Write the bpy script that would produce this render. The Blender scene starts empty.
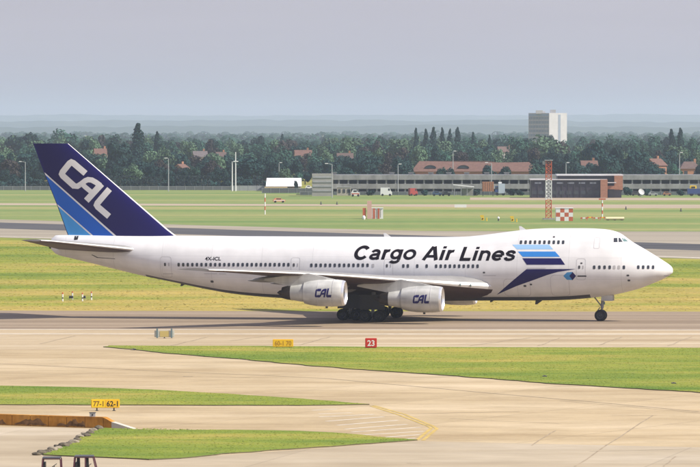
import bpy, bmesh, math, random
import numpy as np
from mathutils import Vector, Matrix, noise

S = bpy.context.scene
COL = S.collection
R = math.radians
random.seed(7)

# ------------------------------------------------------------------ camera
F = 5150.0        # focal length in photo pixels (700 wide)
H = 20.84         # eye height above the airfield
HY = 128.0        # horizon row
cam_d = bpy.data.cameras.new('camera')
cam = bpy.data.objects.new('camera', cam_d); COL.objects.link(cam)
cam_d.sensor_width = 36.0
cam_d.lens = 36.0 * F / 700.0
cam_d.clip_start = 1.0
cam_d.clip_end = 60000.0
cam.location = (0, 0, H)
cam.rotation_euler = (R(90) - math.atan(105.5 / F), 0, 0)
S.camera = cam

# ------------------------------------------------------------------ light
SUN = Vector((1.05, -0.33, 1.0)).normalized()      # direction towards the sun
sun_el = math.asin(SUN.z)
sun_az = math.atan2(SUN.x, SUN.y)                  # from +Y, clockwise
w = bpy.data.worlds.new('World'); S.world = w
w.use_nodes = True
nt = w.node_tree
for n in list(nt.nodes): nt.nodes.remove(n)
sky = nt.nodes.new('ShaderNodeTexSky')
sky.sky_type = 'NISHITA'; sky.sun_disc = False
sky.sun_elevation = sun_el; sky.sun_rotation = sun_az
sky.air_density = 1.2; sky.dust_density = 1.6; sky.ozone_density = 2.0
bg = nt.nodes.new('ShaderNodeBackground'); bg.inputs['Strength'].default_value = 0.15
wo = nt.nodes.new('ShaderNodeOutputWorld')
tint = nt.nodes.new('ShaderNodeVectorMath'); tint.operation = 'MULTIPLY'; tint.inputs[1].default_value = (0.95, 0.90, 1.06)
nt.links.new(sky.outputs[0], tint.inputs[0]); 
# a thin summer veil of high haze over the clear sky, slightly uneven
tcw = nt.nodes.new('ShaderNodeTexCoord'); mpw = nt.nodes.new('ShaderNodeMapping'); mpw.inputs['Scale'].default_value = (6, 6, 60)
nzw = nt.nodes.new('ShaderNodeTexNoise'); nzw.inputs['Scale'].default_value = 1.5; nzw.inputs['Detail'].default_value = 4
rmp = nt.nodes.new('ShaderNodeValToRGB'); rmp.color_ramp.elements[0].position = 0.3; rmp.color_ramp.elements[1].position = 0.7
rmp.color_ramp.elements[0].color = (2.14, 2.04, 2.54, 1); rmp.color_ramp.elements[1].color = (2.38, 2.26, 2.76, 1)
mxw = nt.nodes.new('ShaderNodeMix'); mxw.data_type = 'RGBA'; mxw.inputs[0].default_value = 0.72
nt.links.new(tcw.outputs['Generated'], mpw.inputs[0]); nt.links.new(mpw.outputs[0], nzw.inputs['Vector']); nt.links.new(nzw.outputs[0], rmp.inputs[0])
nt.links.new(tint.outputs[0], mxw.inputs[6]); nt.links.new(rmp.outputs[0], mxw.inputs[7]); nt.links.new(mxw.outputs[2], bg.inputs['Color']); nt.links.new(bg.outputs[0], wo.inputs['Surface'])
sd = bpy.data.lights.new('sun', 'SUN'); sd.energy = 4.6; sd.angle = R(0.53); sd.color = (1.0, 0.935, 0.82)
so = bpy.data.objects.new('sun', sd); COL.objects.link(so)
so.rotation_euler = SUN.to_track_quat('Z', 'Y').to_euler()
so.location = (0, 300, 400)
vs = S.view_settings
vs.view_transform = 'Standard'; vs.look = 'None'; vs.gamma = 1.0; vs.use_curve_mapping = False
vs.exposure = 0.56
S.cycles.volume_bounces = 1
S.cycles.max_bounces = 8

# ------------------------------------------------------------------ picture pixel -> place
def G(x, y, z=0.0):
    """ground point seen at photo pixel x, y"""
    d = (H - z) * F / (y - HY)
    return Vector(((x - 350.0) * d / F, d, z))
def at(x, y, d):
    return Vector(((x - 350.0) * d / F, d, H - (y - HY) * d / F))
def zat(y, d): return H - (y - HY) * d / F
def xat(x, d): return (x - 350.0) * d / F

# ------------------------------------------------------------------ materials
MATS = {}
def mat(name, col, rough=0.7, metal=0.0, var=0.0, vscale=1.0, spec=0.4, objvar=0.0, stretch=(1, 1, 1), bump=0.0, coat=0.0):
    if name in MATS: return MATS[name]
    m = bpy.data.materials.new(name); m.use_nodes = True
    n = m.node_tree.nodes; l = m.node_tree.links
    b = n['Principled BSDF']
    b.inputs['Base Color'].default_value = (*col, 1); b.inputs['Roughness'].default_value = rough
    b.inputs['Metallic'].default_value = metal; b.inputs['Specular IOR Level'].default_value = spec
    if coat: b.inputs['Coat Weight'].default_value = coat
    if var or objvar or bump:
        tc = n.new('ShaderNodeTexCoord'); mp = n.new('ShaderNodeMapping'); mp.inputs['Scale'].default_value = stretch
        l.new(tc.outputs['Object'], mp.inputs[0])
        nz = n.new('ShaderNodeTexNoise'); nz.inputs['Scale'].default_value = vscale
        nz.inputs['Detail'].default_value = 6; nz.inputs['Roughness'].default_value = 0.62
        l.new(mp.outputs[0], nz.inputs['Vector'])
        mr = n.new('ShaderNodeMapRange'); mr.inputs[1].default_value = 0.3; mr.inputs[2].default_value = 0.7
        mr.inputs[3].default_value = 1 - var; mr.inputs[4].default_value = 1 + var * 0.6
        l.new(nz.outputs[0], mr.inputs[0])
        val = mr.outputs[0]
        if objvar:
            oi = n.new('ShaderNodeObjectInfo')
            m2 = n.new('ShaderNodeMapRange'); m2.inputs[3].default_value = 1 - objvar; m2.inputs[4].default_value = 1 + objvar
            l.new(oi.outputs['Random'], m2.inputs[0])
            mm = n.new('ShaderNodeMath'); mm.operation = 'MULTIPLY'
            l.new(val, mm.inputs[0]); l.new(m2.outputs[0], mm.inputs[1]); val = mm.outputs[0]
        vm = n.new('ShaderNodeVectorMath'); vm.operation = 'SCALE'
        vm.inputs[0].default_value = col; l.new(val, vm.inputs['Scale'])
        l.new(vm.outputs[0], b.inputs['Base Color'])
        if bump:
            bp = n.new('ShaderNodeBump'); bp.inputs['Strength'].default_value = bump; bp.inputs['Distance'].default_value = 0.2
            l.new(nz.outputs[0], bp.inputs['Height']); l.new(bp.outputs[0], b.inputs['Normal'])
    MATS[name] = m
    return m

def ramp_mat(name, layers, rough=0.95, joints=None, bumpy=0.0, dry=None):
    """layers: list of (noise scale xyz, scale, detail, stops); each multiplies or mixes"""
    m = bpy.data.materials.new(name); m.use_nodes = True
    n = m.node_tree.nodes; l = m.node_tree.links
    b = n['Principled BSDF']; b.inputs['Roughness'].default_value = rough; b.inputs['Specular IOR Level'].default_value = 0.15
    tc = n.new('ShaderNodeTexCoord')
    out = None
    for mode, stretch, scale, detail, stops, fac in layers:
        mp = n.new('ShaderNodeMapping'); mp.inputs['Scale'].default_value = stretch
        mp.inputs['Location'].default_value = (random.uniform(-50, 50), random.uniform(-50, 50), 0)
        l.new(tc.outputs['Object'], mp.inputs[0])
        nz = n.new('ShaderNodeTexNoise'); nz.inputs['Scale'].default_value = scale
        nz.inputs['Detail'].default_value = detail; nz.inputs['Roughness'].default_value = 0.6
        l.new(mp.outputs[0], nz.inputs['Vector'])
        cr = n.new('ShaderNodeValToRGB'); src = nz.outputs[0]
        if dry and out is None:     # mown and worn zones lie at fixed places along the field
            sp = n.new('ShaderNodeSeparateXYZ'); l.new(tc.outputs['Object'], sp.inputs[0])
            mr = n.new('ShaderNodeMapRange'); mr.inputs[1].default_value = dry[0]; mr.inputs[2].default_value = dry[1]; l.new(sp.outputs[1], mr.inputs[0])
            dr_ = n.new('ShaderNodeValToRGB'); dr_.color_ramp.interpolation = 'EASE'; l.new(mr.outputs[0], dr_.inputs[0]); de = dr_.color_ramp.elements
            while len(de) < len(dry[2]): de.new(0.5)
            for k, (p, c) in enumerate(dry[2]): de[k].position = p; de[k].color = (c, c, c, 1)
            ad = n.new('ShaderNodeMath'); ad.operation = 'ADD'; l.new(nz.outputs[0], ad.inputs[0]); l.new(dr_.outputs[0], ad.inputs[1])
            sb = n.new('ShaderNodeMath'); sb.operation = 'SUBTRACT'; l.new(ad.outputs[0], sb.inputs[0]); sb.inputs[1].default_value = 0.5; src = sb.outputs[0]
        l.new(src, cr.inputs[0])
        e = cr.color_ramp.elements
        while len(e) < len(stops): e.new(0.5)
        for k, (p, c) in enumerate(stops):
            e[k].position = p; e[k].color = (*c, 1)
        if out is None: out = cr.outputs[0]
        else:
            mx = n.new('ShaderNodeMix'); mx.data_type = 'RGBA'; mx.blend_type = mode; mx.inputs[0].default_value = fac
            l.new(out, mx.inputs[6]); l.new(cr.outputs[0], mx.inputs[7]); out = mx.outputs[2]
    if joints:
        rot, w_, h_, dark = joints
        mp = n.new('ShaderNodeMapping'); mp.inputs['Rotation'].default_value = (0, 0, rot)
        l.new(tc.outputs['Object'], mp.inputs[0])
        br = n.new('ShaderNodeTexBrick'); br.offset = 0.0
        br.inputs['Scale'].default_value = 1.0; br.inputs['Mortar Size'].default_value = 0.09
        br.inputs['Mortar Smooth'].default_value = 0.4
        br.inputs['Brick Width'].default_value = w_; br.inputs['Row Height'].default_value = h_
        br.inputs['Color1'].default_value = (1, 1, 1, 1); br.inputs['Color2'].default_value = (0.90, 0.895, 0.88, 1)
        br.inputs['Mortar'].default_value = (dark, dark, dark, 1)
        l.new(mp.outputs[0], br.inputs['Vector'])
        mx = n.new('ShaderNodeMix'); mx.data_type = 'RGBA'; mx.blend_type = 'MULTIPLY'; mx.inputs[0].default_value = 1
        l.new(out, mx.inputs[6]); l.new(br.outputs[0], mx.inputs[7]); out = mx.outputs[2]
    l.new(out, b.inputs['Base Color'])
    MATS[name] = m
    return m

g1, g2, g3 = (0.145, 0.195, 0.030), (0.240, 0.250, 0.042), (0.37, 0.285, 0.080)
GRASS = ramp_mat('grass', [
    ('MIX', (0.6, 1.2, 1), 0.030, 7, [(0.36, g1), (0.50, g2), (0.64, g3)], 1),
    ('MULTIPLY', (0.5, 1.0, 1), 0.16, 5, [(0.30, (0.72, 0.78, 0.7)), (0.70, (1.15, 1.12, 1.1))], 0.9),
    ('MULTIPLY', (0.8, 1.0, 1), 1.3, 6, [(0.30, (0.80, 0.84, 0.78)), (0.70, (1.12, 1.1, 1.08))], 0.8),
], dry=(560, 980, [(0.0, .58), (0.10, .61), (0.19, .585), (.30, .53), (.45, .475), (.75, .49), (1.0, .52)]))
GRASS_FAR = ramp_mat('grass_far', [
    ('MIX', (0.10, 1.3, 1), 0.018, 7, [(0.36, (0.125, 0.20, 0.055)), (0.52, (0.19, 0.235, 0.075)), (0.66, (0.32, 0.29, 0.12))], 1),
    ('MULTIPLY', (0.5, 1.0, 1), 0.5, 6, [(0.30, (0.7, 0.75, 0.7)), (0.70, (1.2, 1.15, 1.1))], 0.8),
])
TURF = ramp_mat('turf', [
    ('MIX', (0.5, 1.2, 1), 0.07, 7, [(0.34, (0.100, 0.170, 0.024)), (0.50, (0.20, 0.235, 0.036)), (0.68, (0.35, 0.285, 0.07))], 1),
    ('MULTIPLY', (0.4, 1.0, 1), 0.8, 7, [(0.30, (0.80, 0.84, 0.78)), (0.70, (1.14, 1.12, 1.08))], 0.9),
    ('MULTIPLY', (1, 1.0, 1), 4.0, 4, [(0.30, (0.84, 0.87, 0.84)), (0.70, (1.1, 1.08, 1.05))], 0.7),
])
TURF_B = TURF; GRASS_B = GRASS
CONC = ramp_mat('concrete', [
    ('MIX', (0.3, 1.4, 1), 0.05, 7, [(0.32, (0.385, 0.29, 0.165)), (0.5, (0.475, 0.375, 0.23)), (0.68, (0.55, 0.45, 0.30))], 1),
    ('MULTIPLY', (0.7, 1.0, 1), 0.22, 6, [(0.32, (0.78, 0.76, 0.73)), (0.55, (1.0, 1.0, 1.0)), (0.70, (1.08, 1.08, 1.08))], 0.8),
    ('MULTIPLY', (1, 1, 1), 2.5, 5, [(0.30, (0.9, 0.9, 0.9)), (0.70, (1.05, 1.05, 1.05))], 0.8),
], rough=0.85, joints=(R(28), 15.0, 15.0, 0.70))
CONC2 = ramp_mat('concrete_grey', [
    ('MIX', (0.3, 1.0, 1), 0.08, 7, [(0.32, (0.365, 0.295, 0.20)), (0.5, (0.43, 0.36, 0.255)), (0.68, (0.50, 0.43, 0.325))], 1),
    ('MULTIPLY', (0.7, 1.0, 1), 0.3, 6, [(0.30, (0.82, 0.81, 0.79)), (0.70, (1.06, 1.06, 1.06))], 0.8),
], rough=0.85, joints=(R(12), 24.0, 9.0, 0.8))
TAXI = ramp_mat('taxiway_asphalt', [
    ('MIX', (0.04, 1.2, 1), 0.14, 6, [(0.32, (0.205, 0.155, 0.105)), (0.5, (0.26, 0.20, 0.14)), (0.68, (0.34, 0.27, 0.19))], 1),
    ('MULTIPLY', (0.6, 1.0, 1), 1.6, 5, [(0.30, (0.88, 0.88, 0.88)), (0.70, (1.06, 1.06, 1.06))], 0.8),
], rough=0.85)
SHOULD = ramp_mat('shoulder', [
    ('MIX', (0.06, 1.0, 1), 0.18, 6, [(0.32, (0.36, 0.275, 0.17)), (0.5, (0.44, 0.35, 0.225)), (0.68, (0.53, 0.445, 0.31))], 1),
    ('MULTIPLY', (0.6, 1.0, 1), 1.6, 5, [(0.30, (0.88, 0.88, 0.88)), (0.70, (1.06, 1.06, 1.06))], 0.8),
], rough=0.85, joints=(R(24), 16.0, 40.0, 0.66))
FARCONC = ramp_mat('far_concrete', [
    ('MIX', (0.05, 1.0, 1), 0.06, 5, [(0.35, (0.24, 0.21, 0.16)), (0.65, (0.33, 0.29, 0.225))], 1)], rough=0.9)
ASPH = ramp_mat('asphalt', [
    ('MIX', (0.05, 1.0, 1), 0.08, 5, [(0.35, (0.055, 0.055, 0.060)), (0.65, (0.10, 0.098, 0.10))], 1)], rough=0.9)
DIRTROAD = ramp_mat('road', [
    ('MIX', (0.05, 1.0, 1), 0.06, 5, [(0.35, (0.30, 0.24, 0.17)), (0.65, (0.40, 0.33, 0.24))], 1)], rough=0.9)
SOIL = mat('soil', (0.10, 0.085, 0.045), 0.95, var=0.4, vscale=2)
LEAF_D = mat('leaf_dark', (0.012, 0.040, 0.036), 0.8, var=0.45, vscale=0.35, objvar=0.35, spec=0.2)
LEAF_M = mat('leaf_mid', (0.030, 0.082, 0.058), 0.8, var=0.4, vscale=0.35, objvar=0.35, spec=0.2)
LEAF_L = mat('leaf_light', (0.080, 0.140, 0.080), 0.8, var=0.35, vscale=0.35, objvar=0.25, spec=0.2)
LEAF_P = mat('leaf_poplar', (0.012, 0.040, 0.036), 0.8, var=0.35, vscale=0.5, objvar=0.2, spec=0.2)
BARK = mat('bark', (0.10, 0.075, 0.05), 0.9, var=0.3, vscale=2)
WHITE = mat('white_paint', (0.78, 0.78, 0.77), 0.35, var=0.06, vscale=0.5)
RED = mat('red_paint', (0.55, 0.03, 0.02), 0.45, var=0.15, vscale=1)
ORANGE = mat('orange_red_paint', (0.52, 0.12, 0.055), 0.5, var=0.15, vscale=1)
YEL = mat('yellow_paint', (0.80, 0.52, 0.02), 0.5, var=0.12, vscale=1.5)
YELM = mat('yellow_marking', (0.50, 0.36, 0.10), 0.8, var=0.4, vscale=1.2)
WHM = mat('white_marking', (0.60, 0.55, 0.46), 0.8, var=0.3, vscale=0.8)
BLACK = mat('black_paint', (0.02, 0.02, 0.022), 0.5)
STEEL = mat('galvanised_steel', (0.42, 0.43, 0.44), 0.5, 0.3, var=0.15, vscale=1)
DGREY = mat('dark_grey', (0.07, 0.07, 0.075), 0.6, var=0.2, vscale=1)

# ------------------------------------------------------------------ mesh helpers
class MB:
    def __init__(s): s.v = []; s.f = []; s.m = []
    def add(s, vs_, fs, mi=0):
        o = len(s.v); s.v += [tuple(v) for v in vs_]; s.f += [[o + i for i in f] for f in fs]; s.m += [mi] * len(fs)
    def box(s, c, d, mi=0, rz=0.0, taper=1.0):
        hx, hy, hz = d[0] / 2, d[1] / 2, d[2] / 2
        vs_ = []
        for z in (-1, 1):
            t = taper if z > 0 else 1.0
            for x, y in ((-1, -1), (1, -1), (1, 1), (-1, 1)):
                px, py = x * hx * t, y * hy * t
                vs_.append((c[0] + px * math.cos(rz) - py * math.sin(rz), c[1] + px * math.sin(rz) + py * math.cos(rz), c[2] + z * hz))
        s.add(vs_, [(3, 2, 1, 0), (4, 5, 6, 7), (0, 1, 5, 4), (1, 2, 6, 5), (2, 3, 7, 6), (3, 0, 4, 7)], mi)
    def tube(s, a, b, r0, r1=None, n=10, mi=0, caps=True):
        if r1 is None: r1 = r0
        a = Vector(a); b = Vector(b); ax = (b - a).normalized()
        t = Vector((0, 0, 1)) if abs(ax.z) < 0.9 else Vector((1, 0, 0))
        u = ax.cross(t).normalized(); w_ = ax.cross(u)
        vs_ = []
        for p, r in ((a, r0), (b, r1)):
            for k in range(n):
                an = 2 * math.pi * k / n
                vs_.append(p + u * math.cos(an) * r + w_ * math.sin(an) * r)
        fs = [(k, (k + 1) % n, n + (k + 1) % n, n + k) for k in range(n)]
        if caps: fs += [tuple(range(n - 1, -1, -1)), tuple(range(n, 2 * n))]
        s.add(vs_, fs, mi)
    def lathe(s, o, ax, prof, n=28, mi=0, mis=None):
        """prof: (t along axis, radius)"""
        o = Vector(o); ax = Vector(ax).normalized()
        t = Vector((0, 0, 1)) if abs(ax.z) < 0.9 else Vector((1, 0, 0))
        u = ax.cross(t).normalized(); w_ = ax.cross(u)
        base = len(s.v)
        for tt, r in prof:
            for k in range(n):
                an = 2 * math.pi * k / n
                s.v.append(tuple(o + ax * tt + u * math.cos(an) * r + w_ * math.sin(an) * r))
        for i in range(len(prof) - 1):
            for k in range(n):
                s.f.append([base + i * n + k, base + i * n + (k + 1) % n, base + (i + 1) * n + (k + 1) % n, base + (i + 1) * n + k])
                s.m.append(mis[i] if mis else mi)
    def build(s, name, mats, parent=None, smooth=False, fix=True):
        me = bpy.data.meshes.new(name)
        me.from_pydata(s.v, [], s.f)
        if not isinstance(mats, (list, tuple)): mats = [mats]
        for m in mats: me.materials.append(m)
        if len(mats) > 1: me.polygons.foreach_set('material_index', s.m)
        if fix:
            bm = bmesh.new(); bm.from_mesh(me)
            bmesh.ops.recalc_face_normals(bm, faces=bm.faces); bm.to_mesh(me); bm.free()
        if smooth:
            me.polygons.foreach_set('use_smooth', [True] * len(me.polygons))
            try: me.set_sharp_from_angle(angle=R(38))
            except Exception: pass
        me.update()
        o = bpy.data.objects.new(name, me); COL.objects.link(o)
        if parent: o.parent = parent
        return o

def tag(o, label=None, cat=None, group=None, kind=None):
    if label: o['label'] = label
    if cat: o['category'] = cat
    if group: o['group'] = group
    if kind: o['kind'] = kind
    return o
def thing(name, label, cat, loc, rz=0.0, group=None):
    o = bpy.data.objects.new(name, None); COL.objects.link(o)
    o.location = loc; o.rotation_euler = (0, 0, rz); o.empty_display_size = 0.5
    return tag(o, label, cat, group)
def kids(o): return [c for c in COL.objects if c.parent == o]
def copy_thing(root, tree, loc, rz=0, scale=(1, 1, 1), label=None):
    r = root.copy(); COL.objects.link(r); r.location = loc; r.rotation_euler = (0, 0, rz); r.scale = scale
    if label: r['label'] = label
    for c0, subs in tree:
        c = c0.copy(); COL.objects.link(c); c.parent = r
        for s0 in subs:
            d = s0.copy(); COL.objects.link(d); d.parent = c
    return r
def tree_of(root): return [(c, kids(c)) for c in kids(root)]

def text_mesh(txt, shear=0.0, bold=0.0):
    cu = bpy.data.curves.new('t', 'FONT'); cu.body = txt; cu.size = 1.0; cu.shear = shear; cu.offset = bold
    cu.resolution_u = 4
    ob = bpy.data.objects.new('t', cu); COL.objects.link(ob)
    dg = bpy.context.evaluated_depsgraph_get(); dg.update()
    me = bpy.data.meshes.new_from_object(ob.evaluated_get(dg))
    vs_ = [(v.co.x, v.co.y) for v in me.vertices]; fs = [list(p.vertices) for p in me.polygons]
    bpy.data.objects.remove(ob); bpy.data.curves.remove(cu); bpy.data.meshes.remove(me)
    return vs_, fs
def fit(vs_, x0, x1, y0, y1, capref=None):
    """scale 2D points so the x range fills x0..x1 and cap height y0..y1 (font units 0..capref)"""
    xs = [p[0] for p in vs_]; a, b = min(xs), max(xs)
    cr = capref if capref else max(p[1] for p in vs_)
    return [(x0 + (p[0] - a) / (b - a) * (x1 - x0), y0 + p[1] / cr * (y1 - y0)) for p in vs_]

def sheet(name, pts, z, m, kind='structure', thick=0.0, side=None, jitter=0.0, label=None, cat=None, step=4.0):
    """flat ground sheet from ground outline points; optional raised edge"""
    P2 = []
    n = len(pts)
    for i in range(n):
        a = Vector(pts[i][:2]); b = Vector(pts[(i + 1) % n][:2])
        L_ = (b - a).length; k = max(1, int(L_ / step)) if jitter else 1
        for j in range(k):
            p = a.lerp(b, j / k)
            if jitter:
                q = noise.noise(Vector((p.x * 0.35, p.y * 0.35, 3.1))) * jitter + noise.noise(Vector((p.x * 1.7, p.y * 1.7, 9.1))) * jitter * 0.5
                nn = Vector((-(b - a).y, (b - a).x)).normalized(); p = p + nn * q
            P2.append(p)
    mb = MB(); k = len(P2)
    mb.add([(p.x, p.y, z) for p in P2], [tuple(range(k))])
    if thick:
        mb.add([(p.x, p.y, z) for p in P2] + [(p.x, p.y, z - thick) for p in P2],
               [(i, (i + 1) % k, k + (i + 1) % k, k + i) for i in range(k)], 1)
    mats = [m, side] if side else m
    me = bpy.data.meshes.new(name); me.from_pydata(mb.v, [], mb.f)
    for q in (mats if isinstance(mats, list) else [mats]): me.materials.append(q)
    if side: me.polygons.foreach_set('material_index', mb.m)
    bm = bmesh.new(); bm.from_mesh(me)
    big = [f for f in bm.faces if len(f.verts) > 4]
    bmesh.ops.triangulate(bm, faces=big)
    for f in bm.faces:
        if abs(f.normal.z) > 0.5 and f.normal.z < 0: f.normal_flip()
    bm.to_mesh(me); bm.free()
    o = bpy.data.objects.new(name, me); COL.objects.link(o)
    tag(o, label, cat, None, kind)
    return o
def GP(pts): return [G(x, y) for x, y in pts]

# ================================================================== GROUND
mb = MB(); mb.add([(-9000, -300, 0), (9000, -300, 0), (9000, 31000, 0), (-9000, 31000, 0)], [(0, 1, 2, 3)])
mb.build('ground', GRASS, fix=False)['kind'] = 'structure'
# paler far grass beyond the second taxiway
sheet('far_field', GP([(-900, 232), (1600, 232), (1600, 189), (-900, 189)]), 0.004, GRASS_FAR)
sheet('access_road', GP([(-200, 202.6), (350, 204.2), (900, 205.0), (900, 208.5), (560, 208.0), (350, 206.2), (-200, 204.6)]), 0.010, DIRTROAD)
sheet('gravel_patch', GP([(470, 197.5), (900, 198), (900, 200.5), (470, 200)]), 0.010, DIRTROAD)
sheet('far_taxiway', GP([(-300, 211.5), (0, 219.5), (200, 225.3), (340, 229), (420, 231), (520, 231.3), (1000, 232), (1000, 268), (700, 259), (350, 248), (0, 237.5), (-300, 229)]), 0.012, FARCONC, jitter=0.5, step=20)
sheet('far_asphalt', GP([(-300, 214), (0, 222.5), (1000, 253.5), (1000, 260), (0, 228.6), (-300, 219.6)]), 0.018, ASPH)
sheet('taxi_edge_line', GP([(0, 236.3), (700, 257.6), (700, 258.1), (0, 236.6)]), 0.024, WHM)
# the taxiway the aircraft stands on
sheet('taxiway', GP([(-300, 310.5), (0, 310.8), (350, 311.4), (1000, 312), (1000, 330.6), (-300, 329.0)]), 0.012, TAXI, jitter=0.6, step=6)
sheet('shoulder', GP([(-300, 329.0), (1000, 330.6), (1000, 350), (-300, 350)]), 0.008, SHOULD)
sheet('taxi_line_near', GP([(-300, 328.9), (1000, 330.4), (1000, 330.8), (-300, 329.3)]), 0.020, WHM)
sheet('taxi_line_second', GP([(-300, 333.6), (250, 333.9), (1000, 334.3), (1000, 334.8), (-300, 334.1)]), 0.020, WHM)
sheet('apron', GP([(-300, 350), (1000, 350), (1000, 640), (-300, 640)]), 0.008, CONC)
sheet('lower_apron', GP([(-300, 424.5), (64, 428), (100, 430), (43, 456), (150, 461), (300, 450), (416, 441.5), (900, 452), (900, 600), (-300, 600)]), 0.014, CONC2, jitter=0.15)
# turf islands standing a hand above the concrete
T = 0.08
sheet('turf_strip', GP([(108, 346.3), (180, 346.6), (260, 346.6), (370, 347.6), (500, 348), (1000, 349.2), (1000, 415), (700, 393.2), (550, 384), (450, 376.2), (400, 372.7), (336, 368.5), (250, 360.8), (207, 357), (164, 353.5), (132, 349.9), (104, 347.4)]),
      T, TURF, 'stuff', T - 0.005, SOIL, 0.5, 'long wedge of green and yellow grass in front of the aircraft', 'grass', 1.2)
sheet('turf_strip', GP([(-300, 384), (0, 386.7), (75, 388), (150, 390.6), (225, 394.6), (300, 399.7), (332, 402), (370, 405.2), (300, 406.2), (150, 405.8), (0, 405.4), (-300, 404.5)]),
      T, TURF, 'stuff', T - 0.005, SOIL, 0.4, 'narrow grass strip tapering to the right behind the orange wall', 'grass', 1.0)
sheet('turf_strip', GP([(104, 429), (150, 431), (225, 431), (300, 432), (343, 434.3), (386, 438.6), (416, 440.8), (364, 445), (300, 449.3), (225, 454.8), (182, 459.4), (150, 460.4), (107, 458.4), (43, 455.8), (62, 447), (84, 436)]),
      T, TURF, 'stuff', T - 0.005, SOIL, 0.35, 'grass patch with rubble edge at the bottom left', 'grass', 0.8)

def strip(mb, pts, wd, z, w2=None):
    """painted line along ground points"""
    pts = [Vector(p[:2]) for p in pts]; n = len(pts); L_ = []; R_ = []
    for i, p in enumerate(pts):
        if i == 0: d = (pts[1] - p).normalized()
        elif i == n - 1: d = (p - pts[-2]).normalized()
        else: d = ((pts[i + 1] - p).normalized() + (p - pts[i - 1]).normalized()).normalized()
        nn = Vector((-d.y, d.x)); L_.append(p + nn * wd / 2); R_.append(p - nn * wd / 2)
    o = len(mb.v)
    mb.v += [(p.x, p.y, z) for p in L_] + [(p.x, p.y, z) for p in R_]
    for i in range(n - 1): mb.f.append([o + i, o + n + i, o + n + i + 1, o + i + 1]); mb.m.append(0)
mb = MB()
for a, b in [((312, 410.6), (337, 409.2)), ((318, 414), (352, 413)), ((319, 417.3), (374, 414.6)), ((326, 421.6), (384, 417)), ((337, 425.6), (398, 420.6)),
             ((345, 429.4), (407, 424.6)), ((352, 432.4), (421, 427.6)), ((364, 435.2), (424, 431.6)), ((380, 438), (420, 435)), ((394, 440), (416, 438.4))]:
    strip(mb, [G(*a), G(*b)], 0.34, 0.014)
mb.build('hatching', WHM, fix=False)['kind'] = 'structure'
mb = MB()
strip(mb, [G(371, 406.3), G(400, 415.6), G(428, 426.4), G(431.5, 428.5), G(416.8, 440.6)], 0.26, 0.019)
strip(mb, [G(374, 405.9), G(404, 414.4), G(433, 426.4), G(437, 429), G(423, 440.8)], 0.26, 0.019)
mb.build('yellow_line', YELM, fix=False)['kind'] = 'structure'
TAR = mat('tar', (0.34, 0.27, 0.18), 0.9, var=0.4, vscale=0.6)
mb = MB()
for a, b, w_ in [((-20, 363), (330, 379), 0.35), ((330, 379), (700, 412), 0.35), ((-20, 373), (250, 378), 0.25), ((560, 401), (720, 415), 0.2), ((380, 414.5), (520, 412), 0.3),
                ((653, 416), (575, 467), 0.22), ((612, 415.5), (658, 415.6), 0.2), ((556, 431), (532, 446), 0.2), ((676, 457), (664, 467), 0.2), ((470, 346), (530, 338), 0.3),
                ((600, 345), (622, 337), 0.3), ((668, 346), (692, 337), 0.3), ((538, 346), (560, 338), 0.3), ((170, 346), (208, 337), 0.3), ((300, 345), (330, 337), 0.3), ((230, 341), (268, 336), 0.25),
                ((40, 344), (75, 336), 0.3), ((450, 419), (560, 424), 0.18), ((590, 452), (700, 449), 0.18), ((408, 464), (420, 464), 0.5), ((183, 376.5), (192, 376.6), 0.5)]:
    n_ = 7
    pts = [Vector((a[0] + (b[0] - a[0]) * k / n_ + (random.uniform(-1, 1) if 0 < k < n_ else 0), a[1] + (b[1] - a[1]) * k / n_ + (random.uniform(-.25, .25) if 0 < k < n_ else 0))) for k in range(n_ + 1)]
    strip(mb, [G(p.x, p.y) for p in pts], w_ * .5, 0.022)
mb.build('tar_seams', TAR, fix=False)['kind'] = 'structure'

# hills on the horizon
mb = MB(); NX = 420
for r_, (dist, base, amp, sd_) in enumerate([(15000, 26, 9, 1.0), (20000, 50, 14, 4.0), (29500, 96, 16, 9.0)]):
    top = []; bot = []
    o = len(mb.v)
    rows = 6
    for j in range(rows):
        t = j / (rows - 1)
        for i in range(NX):
            x = -1400 + 2800 * i / (NX - 1)
            hz = base + amp * noise.noise(Vector((x / 380, sd_, 0))) + amp * .55 * noise.noise(Vector((x / 90, sd_, 5))) + amp * .30 * noise.noise(Vector((x / 28, sd_, 8)))
            mb.v.append((x * dist / 9000, dist - 900 * (1 - t), max(0.05, hz) * (math.sin(t * math.pi / 2)) + 0.1))
    for j in range(rows - 1):
        for i in range(NX - 1):
            mb.f.append([o + j * NX + i, o + j * NX + i + 1, o + (j + 1) * NX + i + 1, o + (j + 1) * NX + i]); mb.m.append(0)
HILL = ramp_mat('hillside', [('MIX', (1, 1, 1), 0.006, 6, [(0.35, (0.02, 0.045, 0.035)), (0.55, (0.035, 0.06, 0.04)), (0.66, (0.06, 0.08, 0.05)), (0.76, (0.16, 0.16, 0.14))], 1)])
mb.build('hills', HILL, smooth=True)['kind'] = 'structure'
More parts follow.
